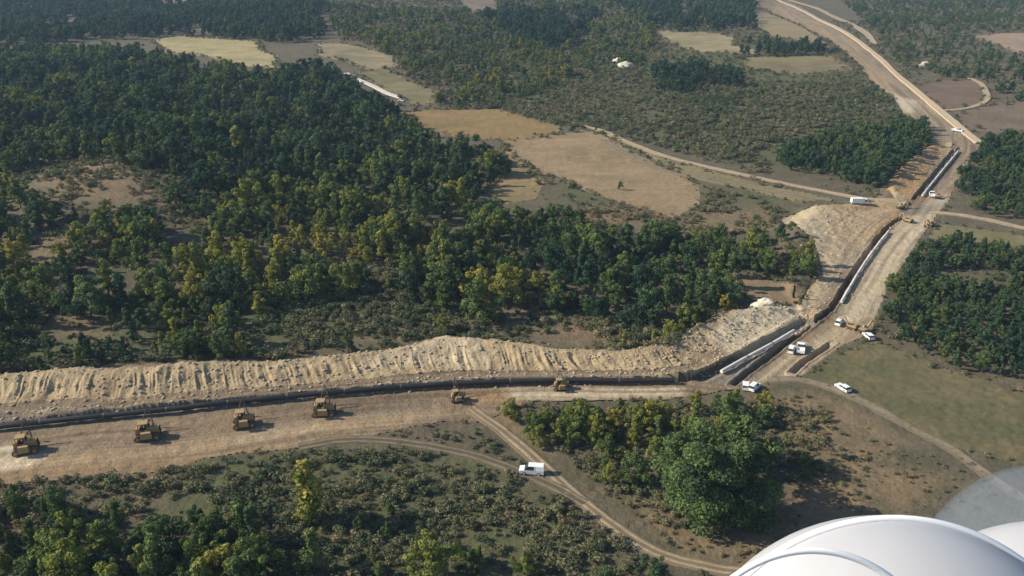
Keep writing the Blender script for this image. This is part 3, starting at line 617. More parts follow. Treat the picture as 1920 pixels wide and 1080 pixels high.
S_ZONES = [ # scrub: outline, spacing, size range, tint mean, spread, keep
 ([(700, 60), (1700, 40), (1760, 240), (1640, 350), (1130, 250), (900, 210), (740, 200)], 4.6, (0.7, 2.6), 0.38, 0.25, 0.85),
 ([(1300, 20), (1640, 100), (1700, 200), (1560, 160), (1240, 110), (1220, 60)], 6, (0.7, 2.4), 0.45, 0.25, 0.7),
 ([(1560, -30), (1660, 80), (1760, 140), (2050, 170), (2050, -30)], 7.5, (1.0, 3.0), 0.35, 0.2, 0.9),
 ([(640, 440), (1520, 440), (1500, 560), (1000, 620), (600, 560)], 2.6, (0.6, 2.2), 0.4, 0.28, 0.8),
 ([(-60, 860), (330, 870), (560, 960), (600, 1130), (-60, 1130)], 1.7, (0.5, 2.2), 0.35, 0.25, 0.85),
 ([(1480, 880), (1640, 820), (1900, 900), (1700, 1040), (1480, 1040)], 1.8, (0.25, 0.8), 0.55, 0.25, 0.6),
 ([(900, 150), (1240, 110), (1420, 150), (1600, 150), (1700, 200), (1700, 240), (1440, 290), (1440, 330), (1130, 244), (1000, 226), (900, 205)], 2.7, (0.7, 2.3), 0.45, 0.25, 0.92),
 ([(1250, 150), (1660, 160), (1690, 215), (1480, 250), (1380, 300), (1250, 270)], 3.0, (0.8, 3.0), 0.36, 0.22, 0.85),
 ([(560, 0), (900, 0), (1240, 60), (1240, 110), (1000, 200), (860, 210), (760, 140)], 4.5, (1.0, 3.2), 0.45, 0.25, 0.9),
 ([(600, 470), (800, 520), (1000, 590), (1280, 600), (1300, 660), (1000, 660), (830, 640), (640, 660), (560, 640), (520, 540)], 1.35, (0.4, 2.2), 0.36, 0.28, 0.92),
 ([(-60, 560), (520, 540), (640, 650), (500, 668), (-60, 705)], 1.35, (0.5, 2.2), 0.34, 0.28, 0.92),
 ([(-60, 300), (320, 300), (460, 560), (-60, 600)], 2.1, (0.6, 2.2), 0.42, 0.28, 0.85),
 ([(300, 880), (560, 845), (760, 835), (900, 860), (1050, 930), (1180, 1020), (1330, 1080), (1250, 1150), (250, 1150), (240, 960)], 1.3, (0.35, 1.9), 0.36, 0.28, 0.85),
 ([(700, 820), (820, 800), (900, 800), (990, 870), (900, 850)], 1.5, (0.4, 1.1), 0.5, 0.22, 0.7),
 ([(920, 760), (1440, 750), (1560, 770), (1540, 880), (1250, 1000), (1180, 960), (1060, 860)], 1.4, (0.4, 1.6), 0.46, 0.25, 0.75),
 ([(1430, 740), (1560, 740), (1640, 800), (1600, 950), (1480, 870)], 1.5, (0.35, 1.1), 0.6, 0.25, 0.75),
 ([(1180, 960), (1500, 960), (1640, 1060), (1500, 1120), (1300, 1060)], 1.4, (0.3, 1.0), 0.55, 0.28, 0.7),
 ([(1080, 380), (1320, 380), (1330, 350), (1440, 370), (1480, 400), (1460, 430), (1340, 440), (1100, 460)], 2.1, (0.6, 2.0), 0.55, 0.28, 0.8),
 ([(1020, 330), (1110, 365), (1190, 395), (1090, 400)], 2.6, (0.6, 1.6), 0.35, 0.2, 0.6),
 ([(1700, 440), (2000, 460), (2000, 720), (1640, 620)], 3.2, (0.8, 2.0), 0.4, 0.2, 0.6),
 ([(1650, 590), (1700, 640), (1620, 650), (1600, 630)], 2.6, (0.5, 1.1), 0.35, 0.2, 0.5),
 ([(1560, 100), (1650, 160), (1700, 215), (1650, 165), (1600, 160), (1500, 150)], 4, (0.7, 2.0), 0.5, 0.25, 0.7),
 ([(1740, 130), (2000, 150), (2000, 330), (1840, 300), (1780, 220)], 5, (0.6, 1.8), 0.5, 0.25, 0.6),
 ([(1150, 280), (1212, 296), (1290, 336), (1312, 350), (1300, 356), (1200, 306)], 3.0, (0.8, 2.0), 0.55, 0.25, 0.6),
 ([(1360, 520), (1500, 540), (1480, 580), (1300, 620), (1260, 600)], 1.9, (0.4, 1.3), 0.55, 0.25, 0.75),
 ([(1250, 330), (1700, 352), (1640, 376), (1440, 344)], 2.8, (0.4, 1.3), 0.55, 0.25, 0.7),
]
def track_clear(x, y, extra=0.0):
    ok = np.ones(x.shape, bool)
    for P, wd in TRACKS:
        d, _, _ = line_coords(x, y, P[::2] if len(P) > 12 else P); ok &= np.abs(d) > wd / 2 + extra
    return ok
FIELD_W = [P for _, P, _ in FIELDS]
def off_limits(x, y, m=0.0):
    wxx, wyy = warp(x, y); bad = np.zeros(x.shape, bool)
    for P in CORR: bad |= in_poly(wxx, wyy, P)
    return bad
def on_field(x, y):
    wxx, wyy = warp(x, y); bad = np.zeros(x.shape, bool)
    for P in FIELD_W: bad |= in_poly(wxx, wyy, P)
    return bad
def scatter(px, spc, hr, keep, crown, seed, clump=0.0):
    P = GP(px); r = np.random.default_rng(seed)
    x0, y0 = P.min(0) - 2 * spc; x1, y1 = P.max(0) + 2 * spc
    gx, gy = np.meshgrid(np.arange(x0, x1, spc), np.arange(y0, y1, spc))
    x = gx.ravel() + r.uniform(-.48, .48, gx.size) * spc + (np.arange(gx.shape[0]) % 2 * 0.5 * spc)[:, None].repeat(gx.shape[1], 1).ravel()
    y = gy.ravel() + r.uniform(-.48, .48, gx.size) * spc
    h = hr[0] + (hr[1] - hr[0]) * r.random(x.size) ** 1.55
    k = crown * h / (CAM_Z - crown * h)           # where the crown's middle shows on the ground behind it
    wxx, wyy = warp(x * (1 + k), y * (1 + k))
    ok = in_poly(wxx, wyy, P) & (r.random(x.size) < keep) & (y > 60)
    x, y, h = x[ok], y[ok], h[ok]
    if clump > 0:
        ok = fbm(x / 14, y / 14, seed, 2) + r.normal(size=x.size) * 0.08 > clump; x, y, h = x[ok], y[ok], h[ok]
    return x, y, h
TX = []
for zi, (px, spc, hr, tm, ts, keep, zn) in enumerate(T_ZONES):
    x, y, h = scatter(px, spc, hr, keep, 0.55, 500 + zi)
    r = np.random.default_rng(900 + zi)
    ok = ~off_limits(x, y) & ~on_field(x, y) & track_clear(x, y, 1.2)
    # bare openings inside the woods
    hole = np.zeros(x.shape, bool)
    if zn in ('lower wood', 'bank wood', 'yellow wood', 'upper wood'):
        for D in DRY: hole |= in_poly(x, y, D)
    if zn in ('lower wood', 'bank wood', 'middle wood', 'right wood', 'front wood', 'far wood'):
        sc_ = 26 if zn != 'far wood' else 60
        hole |= fbm(x / sc_ + 4, y / sc_, 611, 3) < (0.315 if zn in ('lower wood', 'bank wood') else 0.25)
    ok &= ~hole
    x, y, h = x[ok], y[ok], h[ok]
    t = tm + ts * (1.6 * (fbm(x / 30, y / 30, 77, 2) - 0.5) * 1.5 + r.normal(size=x.size) * 0.75)
    for q in range(len(x)): TX.append([x[q], y[q], h[q], float(np.clip(t[q], 0.02, 0.97)), int(r.integers(0, 7)), zn, float(r.random() * 6.283)])
# drop trees that crowd each other where zones overlap
cellmap = {}; keepT = []
for e in TX:
    key = (int(e[0] // 4), int(e[1] // 4)); bad = False
    for dx in (-1, 0, 1):
        for dy in (-1, 0, 1):
            for o in cellmap.get((key[0] + dx, key[1] + dy), ()):
                if (o[0] - e[0])**2 + (o[1] - e[1])**2 < (0.26 * (o[2] + e[2]) * 0.75)**2: bad = True
    if not bad: cellmap.setdefault(key, []).append(e); keepT.append(e)
TX = keepT
# single trees one can point at: px/py of the foot, height, width factor, tint, prototype, label
special = [
 ((1322, 972), 15.5, 1.32, 0.39, 9, 'very large round green tree beside the bend of the dirt track'),
 ((584, 985), 13.0, 1.15, 0.69, 7, 'tall narrow yellow-green tree standing alone below the work strip'),
 ((816, 1096), 9.0, 1.1, 0.60, 0, 'light green tree at the bottom edge below the grass track'),
 ((655, 662), 6.2, 1.0, 0.38, 2, 'small dark green tree alone just behind the spoil bank'),
 ((1312, 566), 9.5, 1.15, 0.40, 1, 'grey-green round tree at the right end of the middle wood'),
 ((1487, 562), 4.6, 0.55, 0.05, 8, 'thin dark tree standing on the reddish bare patch'),
 ((832, 622), 5.0, 1.1, 0.62, 3, 'yellow-green bushy tree on the scrub behind the high spoil heap'),
 ((450, 668), 6.0, 1.0, 0.70, 4, 'yellowish tree just behind the left part of the spoil bank'),
 ((1162, 356), 3.6, 1.0, 0.30, 2, 'single small tree in the middle of the tan stubble field'),
 ((1505, 880), 3.4, 1.1, 0.50, 3, 'low green bush-like tree in the shadow right of the largest tree'),
 ((590, 1075), 9.0, 0.9, 0.52, 4, 'olive tree in front of the tall yellow-green tree'),
 ((1388, 880), 12.5, 1.1, 0.42, 1, 'green spreading tree overlapping the back of the largest tree'),
 ((1368, 790), 7.5, 1.05, 0.47, 5, 'small green tree behind the largest tree, just below the pale work strip'),
 ((1255, 905), 8.0, 1.1, 0.45, 6, 'green tree touching the left side of the largest tree'),
 ((1400, 975), 9.0, 1.0, 0.36, 2, 'dark green tree touching the right foot of the largest tree'),
]
SP = []
for (pp, hh, wf, ti, pr, lb) in special:
    g = G(*pp); SP.append((g, hh, wf, ti, pr, lb))
def far_from_special(e):
    for s in SP:
        if (s[0][0] - e[0])**2 + (s[0][1] - e[1])**2 < (0.42 * s[1] * s[2] + 0.3 * e[2])**2: return False
    return True
TX = [e for e in TX if far_from_special(e)]
def plant_tree(x, y, h, wf, tint, pr, rz, label, group=None, jit=1.0):
    z = float(Hb(x, y)) + 0.0
    t = empty('broadleaf_tree', (x, y, z), rz); s = h / 10.0
    t.scale = (s * wf * jit, s * wf / jit, s)
    for nm, me in (('trunk', PROTO[pr][1]), ('crown', PROTO[pr][0])):
        o = bpy.data.objects.new(nm, me); C.objects.link(o); o.parent = t
        if nm == 'crown': o['tint'] = tint
    tag(t, label, 'tree', group); return t
for (g, hh, wf, ti, pr, lb) in SP: plant_tree(g[0], g[1], hh, wf, ti, pr, random.random() * 6, lb)
# the 280 that show largest become trees of their own, the rest one mass
size = []
for e in TX:
    px, py, dep = project(e[0], e[1], e[2] * 0.6 + float(Hb(e[0], e[1])))
    hp = e[2] * F_PX / dep
    size.append(hp if (-10 < px < 1930 and -20 < py < 1060 + hp * 0.4) else 0)
order = np.argsort(-np.array(size)); big = set(int(i) for i in order[:280] if size[int(i)] > 0)
TINT_WORD = lambda t: 'dark green' if t < 0.30 else 'green' if t < 0.46 else 'olive green' if t < 0.58 else 'yellow-green' if t < 0.72 else 'yellowing'
ZONE_WORD = {'upper wood': 'in dense wood left of fields', 'lower wood': 'in open wood above spoil bank', 'yellow wood': 'in yellowing belt of wood', 'middle wood': 'in wood left of corridor bend',
 'bank wood': 'on scrub behind spoil bank', 'dense grove': 'in grove by far bend', 'right wood': 'in wood at right edge', 'front wood': 'in wood at bottom edge', 'track wood': 'in thicket beside dirt track', 'far wood': 'in far woods', 'far clump': 'in far clump'}
SIZE_WORD = lambda h: 'small' if h < 6.5 else 'mid-sized' if h < 9.5 else 'tall'

ORD = ['leftmost', 'second from left', 'third from left', 'fourth from left', 'fifth from left', 'sixth from left', 'seventh from left', 'eighth from left', 'ninth from left', 'tenth from left']
def name_groups(items):
    """items: (key, px, py, phrase for one, phrase for many) -> (label, group); small groups are told apart by their order from the left"""
    out = {}; by = {}
    for k, it in items.items(): by.setdefault(it[2], []).append(k)
    def split(ks, phrase, depth):
        if len(ks) > 10 and depth < 5:
            ks = sorted(ks, key=lambda k: items[k][depth % 2]); n = len(ks) // 2
            w2 = ('left', 'right') if depth % 2 == 0 else ('upper', 'lower')
            if depth > 1: w2 = ('far ' + w2[0], 'far ' + w2[1]) if depth < 4 else w2
            split(ks[:n], [phrase[0] + [w2[0]], phrase[1]], depth + 1); split(ks[n:], [phrase[0] + [w2[1]], phrase[1]], depth + 1); return
        ks = sorted(ks, key=lambda k: items[k][0]); pre = ' '.join(dict.fromkeys(phrase[0]))
        g = ((pre + ' part: ') if pre else '') + phrase[1]
        for q, k in enumerate(ks):
            lb = items[k][3] if len(ks) == 1 and not pre else '%s%s' % ((ORD[q] + ' ') if len(ks) > 1 else '', items[k][3]) + ((', ' + pre) if pre else '')
            for cut in (' from left', 'far ', 'small ', 'mid-sized ', 'tall '):
                if len(lb.replace('-', ' ').split()) > 16: lb = lb.replace(cut, ' ' if cut[0] == ' ' else '').replace('  ', ' ')
            out[k] = (lb.strip(), g)
    for ph, ks in by.items(): split(ks, [[], ph], 0)
    return out
items = {}
for i in sorted(big):
    e = TX[i]; px, py, _ = project(e[0], e[1], e[2] * 0.6)
    ph = '%s %s tree %s' % (SIZE_WORD(e[2]), TINT_WORD(e[3]), ZONE_WORD[e[5]])
    items[i] = (px, py, ph.replace(' tree ', ' trees '), ph)
named = name_groups(items)
for i in sorted(big):
    e = TX[i]; plant_tree(e[0], e[1], e[2], 0.85 + 0.35 * ((i * 37) % 10) / 10, e[3], e[4], e[6], *named[i])

def instancer(name, pts, protos, label, cat):
    """one mass of plants: points that carry copies of the given meshes"""
    col = bpy.data.collections.new(name + '_kinds')
    for k, ms in enumerate(protos):
        vs_, fs_, mi, lf = [], [], [], []; mats = []
        for me in ms:
            o = len(vs_); vs_ += [tuple(v.co) for v in me.vertices]; fs_ += [tuple(j + o for j in p.vertices) for p in me.polygons]
            mi += [len(mats)] * len(me.polygons); mats.append(me.materials[0])
            a = me.attributes.get('leaf'); lf += [d.value for d in a.data] if a else [0.5] * len(me.vertices)
        m2 = bpy.data.meshes.new('plant'); m2.from_pydata(vs_, [], fs_); m2.update()
        for q in mats: m2.materials.append(q)
        m2.polygons.foreach_set('material_index', np.array(mi, np.int32))
        at = m2.attributes.new('leaf', 'FLOAT', 'POINT'); at.data.foreach_set('value', np.array(lf, np.float32))
        col.objects.link(bpy.data.objects.new('plant_%02d' % k, m2))
    P = np.array([[p[0], p[1], p[2]] for p in pts], np.float32)
    me = bpy.data.meshes.new(name); me.vertices.add(len(P)); me.vertices.foreach_set('co', P.ravel())
    def put(nm, typ, arr, key):
        at = me.attributes.new(nm, typ, 'POINT'); at.data.foreach_set(key, np.asarray(arr).ravel())
    put('scl', 'FLOAT_VECTOR', np.array([p[3] for p in pts], np.float32), 'vector')
    put('rot', 'FLOAT_VECTOR', np.array([(p[7] if len(p) > 7 else 0, 0, p[4]) for p in pts], np.float32), 'vector')
    put('tint', 'FLOAT', np.array([p[5] for p in pts], np.float32), 'value')
    put('proto', 'INT', np.array([p[6] for p in pts], np.int32), 'value')
    o = bpy.data.objects.new(name, me); C.objects.link(o); tag(o, label, cat, None, 'stuff')
    ng = bpy.data.node_groups.new(name + '_nodes', 'GeometryNodeTree')
    ng.interface.new_socket('Geometry', in_out='INPUT', socket_type='NodeSocketGeometry'); ng.interface.new_socket('Geometry', in_out='OUTPUT', socket_type='NodeSocketGeometry')
    gi = ng.nodes.new('NodeGroupInput'); go = ng.nodes.new('NodeGroupOutput'); ip = ng.nodes.new('GeometryNodeInstanceOnPoints'); ci = ng.nodes.new('GeometryNodeCollectionInfo')
    ci.inputs['Collection'].default_value = col; ci.inputs['Separate Children'].default_value = True; ci.inputs['Reset Children'].default_value = True
    def na(nm, typ):
        q = ng.nodes.new('GeometryNodeInputNamedAttribute'); q.data_type = typ; q.inputs['Name'].default_value = nm; return q.outputs[0]
    lk = ng.links.new
    lk(gi.outputs[0], ip.inputs['Points']); lk(ci.outputs[0], ip.inputs['Instance']); ip.inputs['Pick Instance'].default_value = True
    lk(na('proto', 'INT'), ip.inputs['Instance Index']); lk(na('rot', 'FLOAT_VECTOR'), ip.inputs['Rotation']); lk(na('scl', 'FLOAT_VECTOR'), ip.inputs['Scale'])
    lk(ip.outputs[0], go.inputs[0])
    md = o.modifiers.new('plants', 'NODES'); md.node_group = ng
    return o
rest = [e for i, e in enumerate(TX) if i not in big]
zz = Hb(np.array([e[0] for e in rest]), np.array([e[1] for e in rest]))
instancer('woodland', [(e[0], e[1], z, (e[2] / 10 * (0.85 + 0.35 * ((i * 37) % 10) / 10),) * 2 + (e[2] / 10,), e[6], e[3], e[4]) for i, (e, z) in enumerate(zip(rest, zz))], [(p[0], p[1]) for p in PROTO[:7]], 'far and hidden trees of the woods that merge into one mass', 'woodland')
# scrub
SX = []
for zi, (px, spc, sr, tm, ts, keep) in enumerate(S_ZONES):
    x, y, h = scatter(px, spc, sr, keep, 0.5, 1500 + zi, 0.36)
    r = np.random.default_rng(1900 + zi)
    ok = ~off_limits(x, y) & ~on_field(x, y) & track_clear(x, y, 0.35)
    x, y, h = x[ok], y[ok], h[ok]; z = H(x, y)
    t = np.clip(tm + ts * (2.2 * (fbm(x / 22, y / 22, 177, 2) - 0.5) + r.normal(size=x.size) * 0.6), 0, 1)
    wv = r.uniform(0.7, 1.25, x.size)
    for q in range(len(x)): SX.append((x[q], y[q], z[q], (h[q] / 1.5 * wv[q],) * 2 + (h[q] / 1.7,), r.random() * 6.283, t[q], int(r.integers(0, 4))))
# a ragged fringe of weeds along field and corridor borders
fr = []
r = np.random.default_rng(77)
for P in FIELD_W + CORR:
    for i in range(len(P)):
        a, b = P[i], P[(i + 1) % len(P)]; n = int(np.linalg.norm(b - a) / (1.3 if a[1] < 330 else 2.6))
        if a[1] > 900 or n > 600: continue
        for k in range(n):
            if r.random() < 0.25: continue
            q = a + (b - a) * (k + r.random()) / max(n, 1) + r.normal(size=2) * (0.9 if a[1] < 330 else 1.8); fr.append(q)
fr = np.array(fr); ok = track_clear(fr[:, 0], fr[:, 1], 0.3) & ~off_limits(fr[:, 0], fr[:, 1]); fr = fr[ok]; z = H(fr[:, 0], fr[:, 1])
for q in range(len(fr)):
    hh = (0.3 + 0.9 * r.random() ** 2) * (1 if fr[q, 1] < 330 else 1.9); SX.append((fr[q, 0], fr[q, 1], z[q], (hh / 1.5, hh / 1.5, hh / 1.7), r.random() * 6.28, r.uniform(0.3, 0.9), int(r.integers(0, 4))))
SPpx = []
for i, e in enumerate(SX):
    px, py, dep = project(e[0], e[1], e[2]); SPpx.append(e[3][2] * F_PX / dep if (0 < px < 1920 and 0 < py < 1080) else 0)
so = np.argsort(-np.array(SPpx)); sbig = set(int(i) for i in so[:160])
def sh_label(e):
    px, py, _ = project(e[0], e[1], e[2])
    tone = 'dark green' if e[5] < 0.25 else 'grey-green' if e[5] < 0.5 else 'brownish' if e[5] < 0.75 else 'dry tan'
    if py > 860 and px < 1000: pl = 'on scrub below work strip'
    elif py > 720: pl = 'between dirt track and corridor'
    elif py > 540: pl = 'on scrub behind spoil bank'
    elif px > 1560: pl = 'in thicket at right edge'
    else: pl = 'on open scrub up the slope'
    return '%s shrub %s' % (tone, pl)
items = {}
for i in sorted(sbig):
    e = SX[i]; px, py, _ = project(e[0], e[1], e[2]); ph = sh_label(e); items[i] = (px, py, ph.replace('shrub ', 'shrubs '), ph)
named = name_groups(items)
for i in sorted(sbig):
    e = SX[i]; t = empty('shrub', (e[0], e[1], e[2]), e[4]); t.scale = e[3]
    for nm, me in (('foliage', SPROTO[e[6]][0]), ('stem', SPROTO[e[6]][1])):
        o = bpy.data.objects.new(nm, me); C.objects.link(o); o.parent = t
        if nm == 'foliage': o['tint'] = float(e[5])
    tag(t, named[i][0], 'shrub', named[i][1])
instancer('scrub_cover', [e for i, e in enumerate(SX) if i not in sbig], [(p[0], p[1]) for p in SPROTO], 'low grey and brown scrub covering the open ground', 'scrub')
print('TREES', len(TX), 'SHRUBS', len(SX))

# ------------------------------------------------------------------ clods on the spoil
def rock_mesh(seed):
    r = random.Random(seed); v = []
    for z, rr, n in ((-0.3, 0.5, 5), (0.05, 0.62, 6), (0.35, 0.36, 5)):
        v += [(math.cos(6.283 * k / n + z) * rr * r.uniform(.7, 1.2), math.sin(6.283 * k / n + z) * rr * r.uniform(.7, 1.2), z * r.uniform(.8, 1.2)) for k in range(n)]
    import bmesh
    bm = bmesh.new(); [bm.verts.new(p) for p in v]; bmesh.ops.convex_hull(bm, input=bm.verts); me = bpy.data.meshes.new('clod'); bm.to_mesh(me); bm.free(); me.materials.append(M['clod']); return me
ROCK = [rock_mesh(k) for k in range(4)]
cl = []
r = np.random.default_rng(5)
for bi, (P, Wd, Ht) in enumerate(BANK):
    n = [5200, 500, 250][bi]
    seg = np.linalg.norm(np.diff(P, axis=0), axis=1); cum = np.concatenate([[0], np.cumsum(seg)])
    s = r.random(n) * cum[-1]; i = np.clip(np.searchsorted(cum, s) - 1, 0, len(seg) - 1); f = (s - cum[i]) / seg[i]
    base = P[i] * (1 - f)[:, None] + P[i + 1] * f[:, None]; d = (P[i + 1] - P[i]) / seg[i][:, None]; nrm = np.stack([-d[:, 1], d[:, 0]], 1)
    off = -5.5 + r.random(n) ** 1.2 * (Wd[i] + 4); q = base + nrm * off[:, None]
    z = H(q[:, 0], q[:, 1])
    for k in range(n):
        sc_ = 0.16 + 0.55 * r.random() ** 4
        cl.append((q[k, 0], q[k, 1], z[k] + sc_ * 0.15, (sc_ * 1.2, sc_, sc_ * 0.8), r.random() * 6.28, 0.5, int(r.integers(0, 4))))
instancer('clods', cl, [(m,) for m in ROCK], 'loose clods of pale earth strewn over the spoil bank', 'clods')

# ------------------------------------------------------------------ plant and vehicles
M['yellow'] = mat_flat('machine_paint', (0.34, 0.225, 0.095), 0.7, 0, 0.95, 0.2, (0.34, 0.27, 0.185))
M['iron'] = mat_flat('worn_iron', (0.075, 0.062, 0.05), 0.7, 0.2, 0.6, 0.3, (0.16, 0.11, 0.07))
M['dark'] = mat_flat('dark_rubber', (0.02, 0.02, 0.02), 0.8, 0, 0.3)
M['glass'] = mat_flat('tinted_glass', (0.03, 0.04, 0.05), 0.08, 0, 0.1, 0.6)
M['white'] = mat_flat('white_paint', (0.80, 0.80, 0.78), 0.35, 0, 0.15, 0.5)
M['grey'] = mat_flat('grey_plastic', (0.16, 0.16, 0.16), 0.6, 0, 0.2)
M['red'] = mat_flat('red_lens', (0.35, 0.02, 0.02), 0.3, 0, 0.1)
M['lens'] = mat_flat('lamp_lens', (0.6, 0.6, 0.58), 0.15, 0, 0.1)
M['black_pipe'] = mat_flat('black_coated_pipe', (0.018, 0.018, 0.020), 0.45, 0, 0.45, 0.4, (0.09, 0.075, 0.06))
M['white_pipe'] = mat_flat('white_coated_pipe', (0.68, 0.66, 0.60), 0.5, 0, 0.75, 0.3, (0.38, 0.32, 0.24))
M['weld'] = mat_flat('joint_wrap', (0.10, 0.10, 0.10), 0.7, 0, 0.2)
M['pale_stone'] = mat_flat('pale_stone', (0.62, 0.57, 0.44), 0.95, 0, 0.5, 0.1, (0.40, 0.32, 0.2))

def track_part(root, y0, y1, L=4.2, hgt=1.15):
    n = 10; prof = []
    r = hgt / 2
    for k in range(n + 1): a = -math.pi / 2 + math.pi * k / n; prof.append((L / 2 - r + math.cos(a) * r, r + math.sin(a) * r))
    for k in range(n + 1): a = math.pi / 2 + math.pi * k / n; prof.append((-L / 2 + r + math.cos(a) * r, r + math.sin(a) * r))
    m = MB().prism(prof, y0, y1)
    for k in range(14):   # grousers
        x = -L / 2 + r + (L - 2 * r) * k / 13; m.box(x - 0.05, x + 0.05, y0 - 0.02, y1 + 0.02, hgt, hgt + 0.07)
    t = m.part('crawler_track', 'iron', root)
    out = y0 if abs(y0) > abs(y1) else y1; sg = 1 if out > 0 else -1
    for x in (-L / 2 + r, L / 2 - r):
        MB().tube((x, out - 0.1 * sg, r), (x, out + 0.05 * sg, r), r * 0.72, r * 0.6, 12).part('drive_wheel', 'yellow', t)
    return t
def make_pipelayer():
    t = empty('pipelayer')
    track_part(t, 0.75, 1.45); track_part(t, -1.45, -0.75)
    MB().box(-1.9, 1.9, -0.72, 0.72, 0.5, 1.25, 0.1, 0.02).part('frame', 'iron', t)
    b = MB().box(0.25, 2.05, -0.58, 0.58, 1.26, 2.25, 0.10, 0.10).part('engine_hood', 'yellow', t)
    MB().box(2.06, 2.16, -0.5, 0.5, 1.2, 2.1).part('radiator_grille', 'dark', b)
    MB().tube((1.1, -0.25, 2.2), (1.1, -0.25, 3.05), 0.07).part('exhaust_stack', 'iron', b)
    MB().box(-1.75, 0.24, -0.72, 0.72, 1.26, 1.75, 0.05, 0.03).part('platform', 'yellow', t)
    MB().box(-1.75, -1.05, -0.7, 0.7, 1.76, 2.3, 0.05, 0.05).part('fuel_tank', 'yellow', t)
    MB().box(-0.85, -0.2, -0.3, 0.3, 1.76, 2.0).box(-0.9, -0.72, -0.3, 0.3, 1.95, 2.6).part('seat', 'dark', t)
    c = MB().box(-1.35, 0.35, -0.82, 0.82, 3.12, 3.26, 0.06, 0.06).part('canopy', 'yellow', t)
    for x in (-1.25, 0.22):
        for y in (-0.7, 0.7): MB().box(x - 0.06, x + 0.06, y - 0.06, y + 0.06, 1.7, 3.13).part('canopy_post', 'yellow', c)
    cw = MB().box(-0.9, 0.9, -2.35, -1.6, 1.0, 2.15, 0.12, 0.08).part('counterweight', 'yellow', t)
    for x in (-0.6, 0.6): MB().box(x - 0.1, x + 0.1, -1.6, -0.6, 1.35, 1.6).part('counterweight_arm', 'iron', cw)
    tip = Vector((0, 3.9, 5.2)); bm_ = MB()
    for x in (-1.15, 1.15): bm_.tube((x, 1.6, 0.75), tip + Vector((0.12 * (1 if x > 0 else -1), 0, 0)), 0.14, 0.09, 6)
    for f in (0.35, 0.65): bm_.tube(Vector((-1.15, 1.6, 0.75)).lerp(tip, f), Vector((1.15, 1.6, 0.75)).lerp(tip, f), 0.06, 0.06, 5)
    bo = bm_.part('boom', 'iron', t)
    MB().tube(tip + Vector((0, 0, -0.05)), (0, 3.9, 2.4), 0.035, 0.035, 4).tube((0, 0.3, 2.5), tip, 0.035, 0.035, 4).part('cable', 'dark', bo)
    MB().box(-0.2, 0.2, 3.7, 4.1, 1.75, 2.4, 0.05, 0.05).part('hook_block', 'yellow', bo)
    MB().box(-0.5, 0.5, 0.55, 0.9, 1.75, 2.55, 0.08, 0.02).part('winch', 'iron', t)
    return t
def make_excavator():
    t = empty('excavator')
    track_part(t, 0.8, 1.4, 3.9, 0.95); track_part(t, -1.4, -0.8, 3.9, 0.95)
    MB().box(-1.0, 1.0, -0.8, 0.8, 0.45, 1.05).part('undercarriage', 'iron', t)
    MB().prism([(-2.2, 1.1), (1.3, 1.1), (1.3, 1.75), (0.6, 2.0), (-1.9, 2.1), (-2.2, 1.9)], -1.3, 1.3).part('engine_house', 'yellow', t)
    MB().box(-2.55, -2.21, -1.25, 1.25, 1.1, 1.95, 0.05, 0.1).part('counterweight', 'iron', t)
    c = MB().prism([(0.1, 1.8), (1.55, 1.3), (1.75, 2.0), (1.3, 2.95), (0.1, 2.95)], 0.4, 1.34).part('cab', 'yellow', t)
    MB().prism([(0.3, 2.05), (1.45, 2.05), (1.15, 2.8), (0.3, 2.8)], 1.345, 1.37).part('cab_window', 'glass', c)
    MB().add([(1.78, 0.5, 2.05), (1.78, 1.25, 2.05), (1.36, 1.25, 2.9), (1.36, 0.5, 2.9)], [(0, 1, 2, 3)]).part('windscreen', 'glass', c)
    MB().prism([(1.1, 1.4), (1.35, 1.9), (3.4, 4.5), (3.9, 4.6), (5.4, 3.7), (5.3, 3.4), (3.8, 4.1), (1.6, 1.3)], -0.3, 0.1).part('boom', 'yellow', t)
    s_ = MB().prism([(5.0, 4.0), (5.6, 3.7), (5.3, 1.3), (5.0, 1.3)], -0.25, 0.05).part('stick', 'yellow', t)
    MB().prism([(4.9, 1.4), (5.5, 1.4), (5.6, 0.7), (5.0, 0.15), (4.3, 0.35), (4.6, 0.9)], -0.65, 0.45).part('bucket', 'iron', s_)
    return t
def wheel(root, x, y, r=0.36, w_=0.24):
    sg = 1 if y > 0 else -1
    ty = MB().tube((x, y - w_ / 2, r), (x, y + w_ / 2, r), r, r, 14).part('wheel', 'dark', root)
    MB().tube((x, y + sg * w_ * 0.35, r), (x, y + sg * (w_ / 2 + 0.02), r), r * 0.6, r * 0.5, 10).part('rim', 'lens', ty)
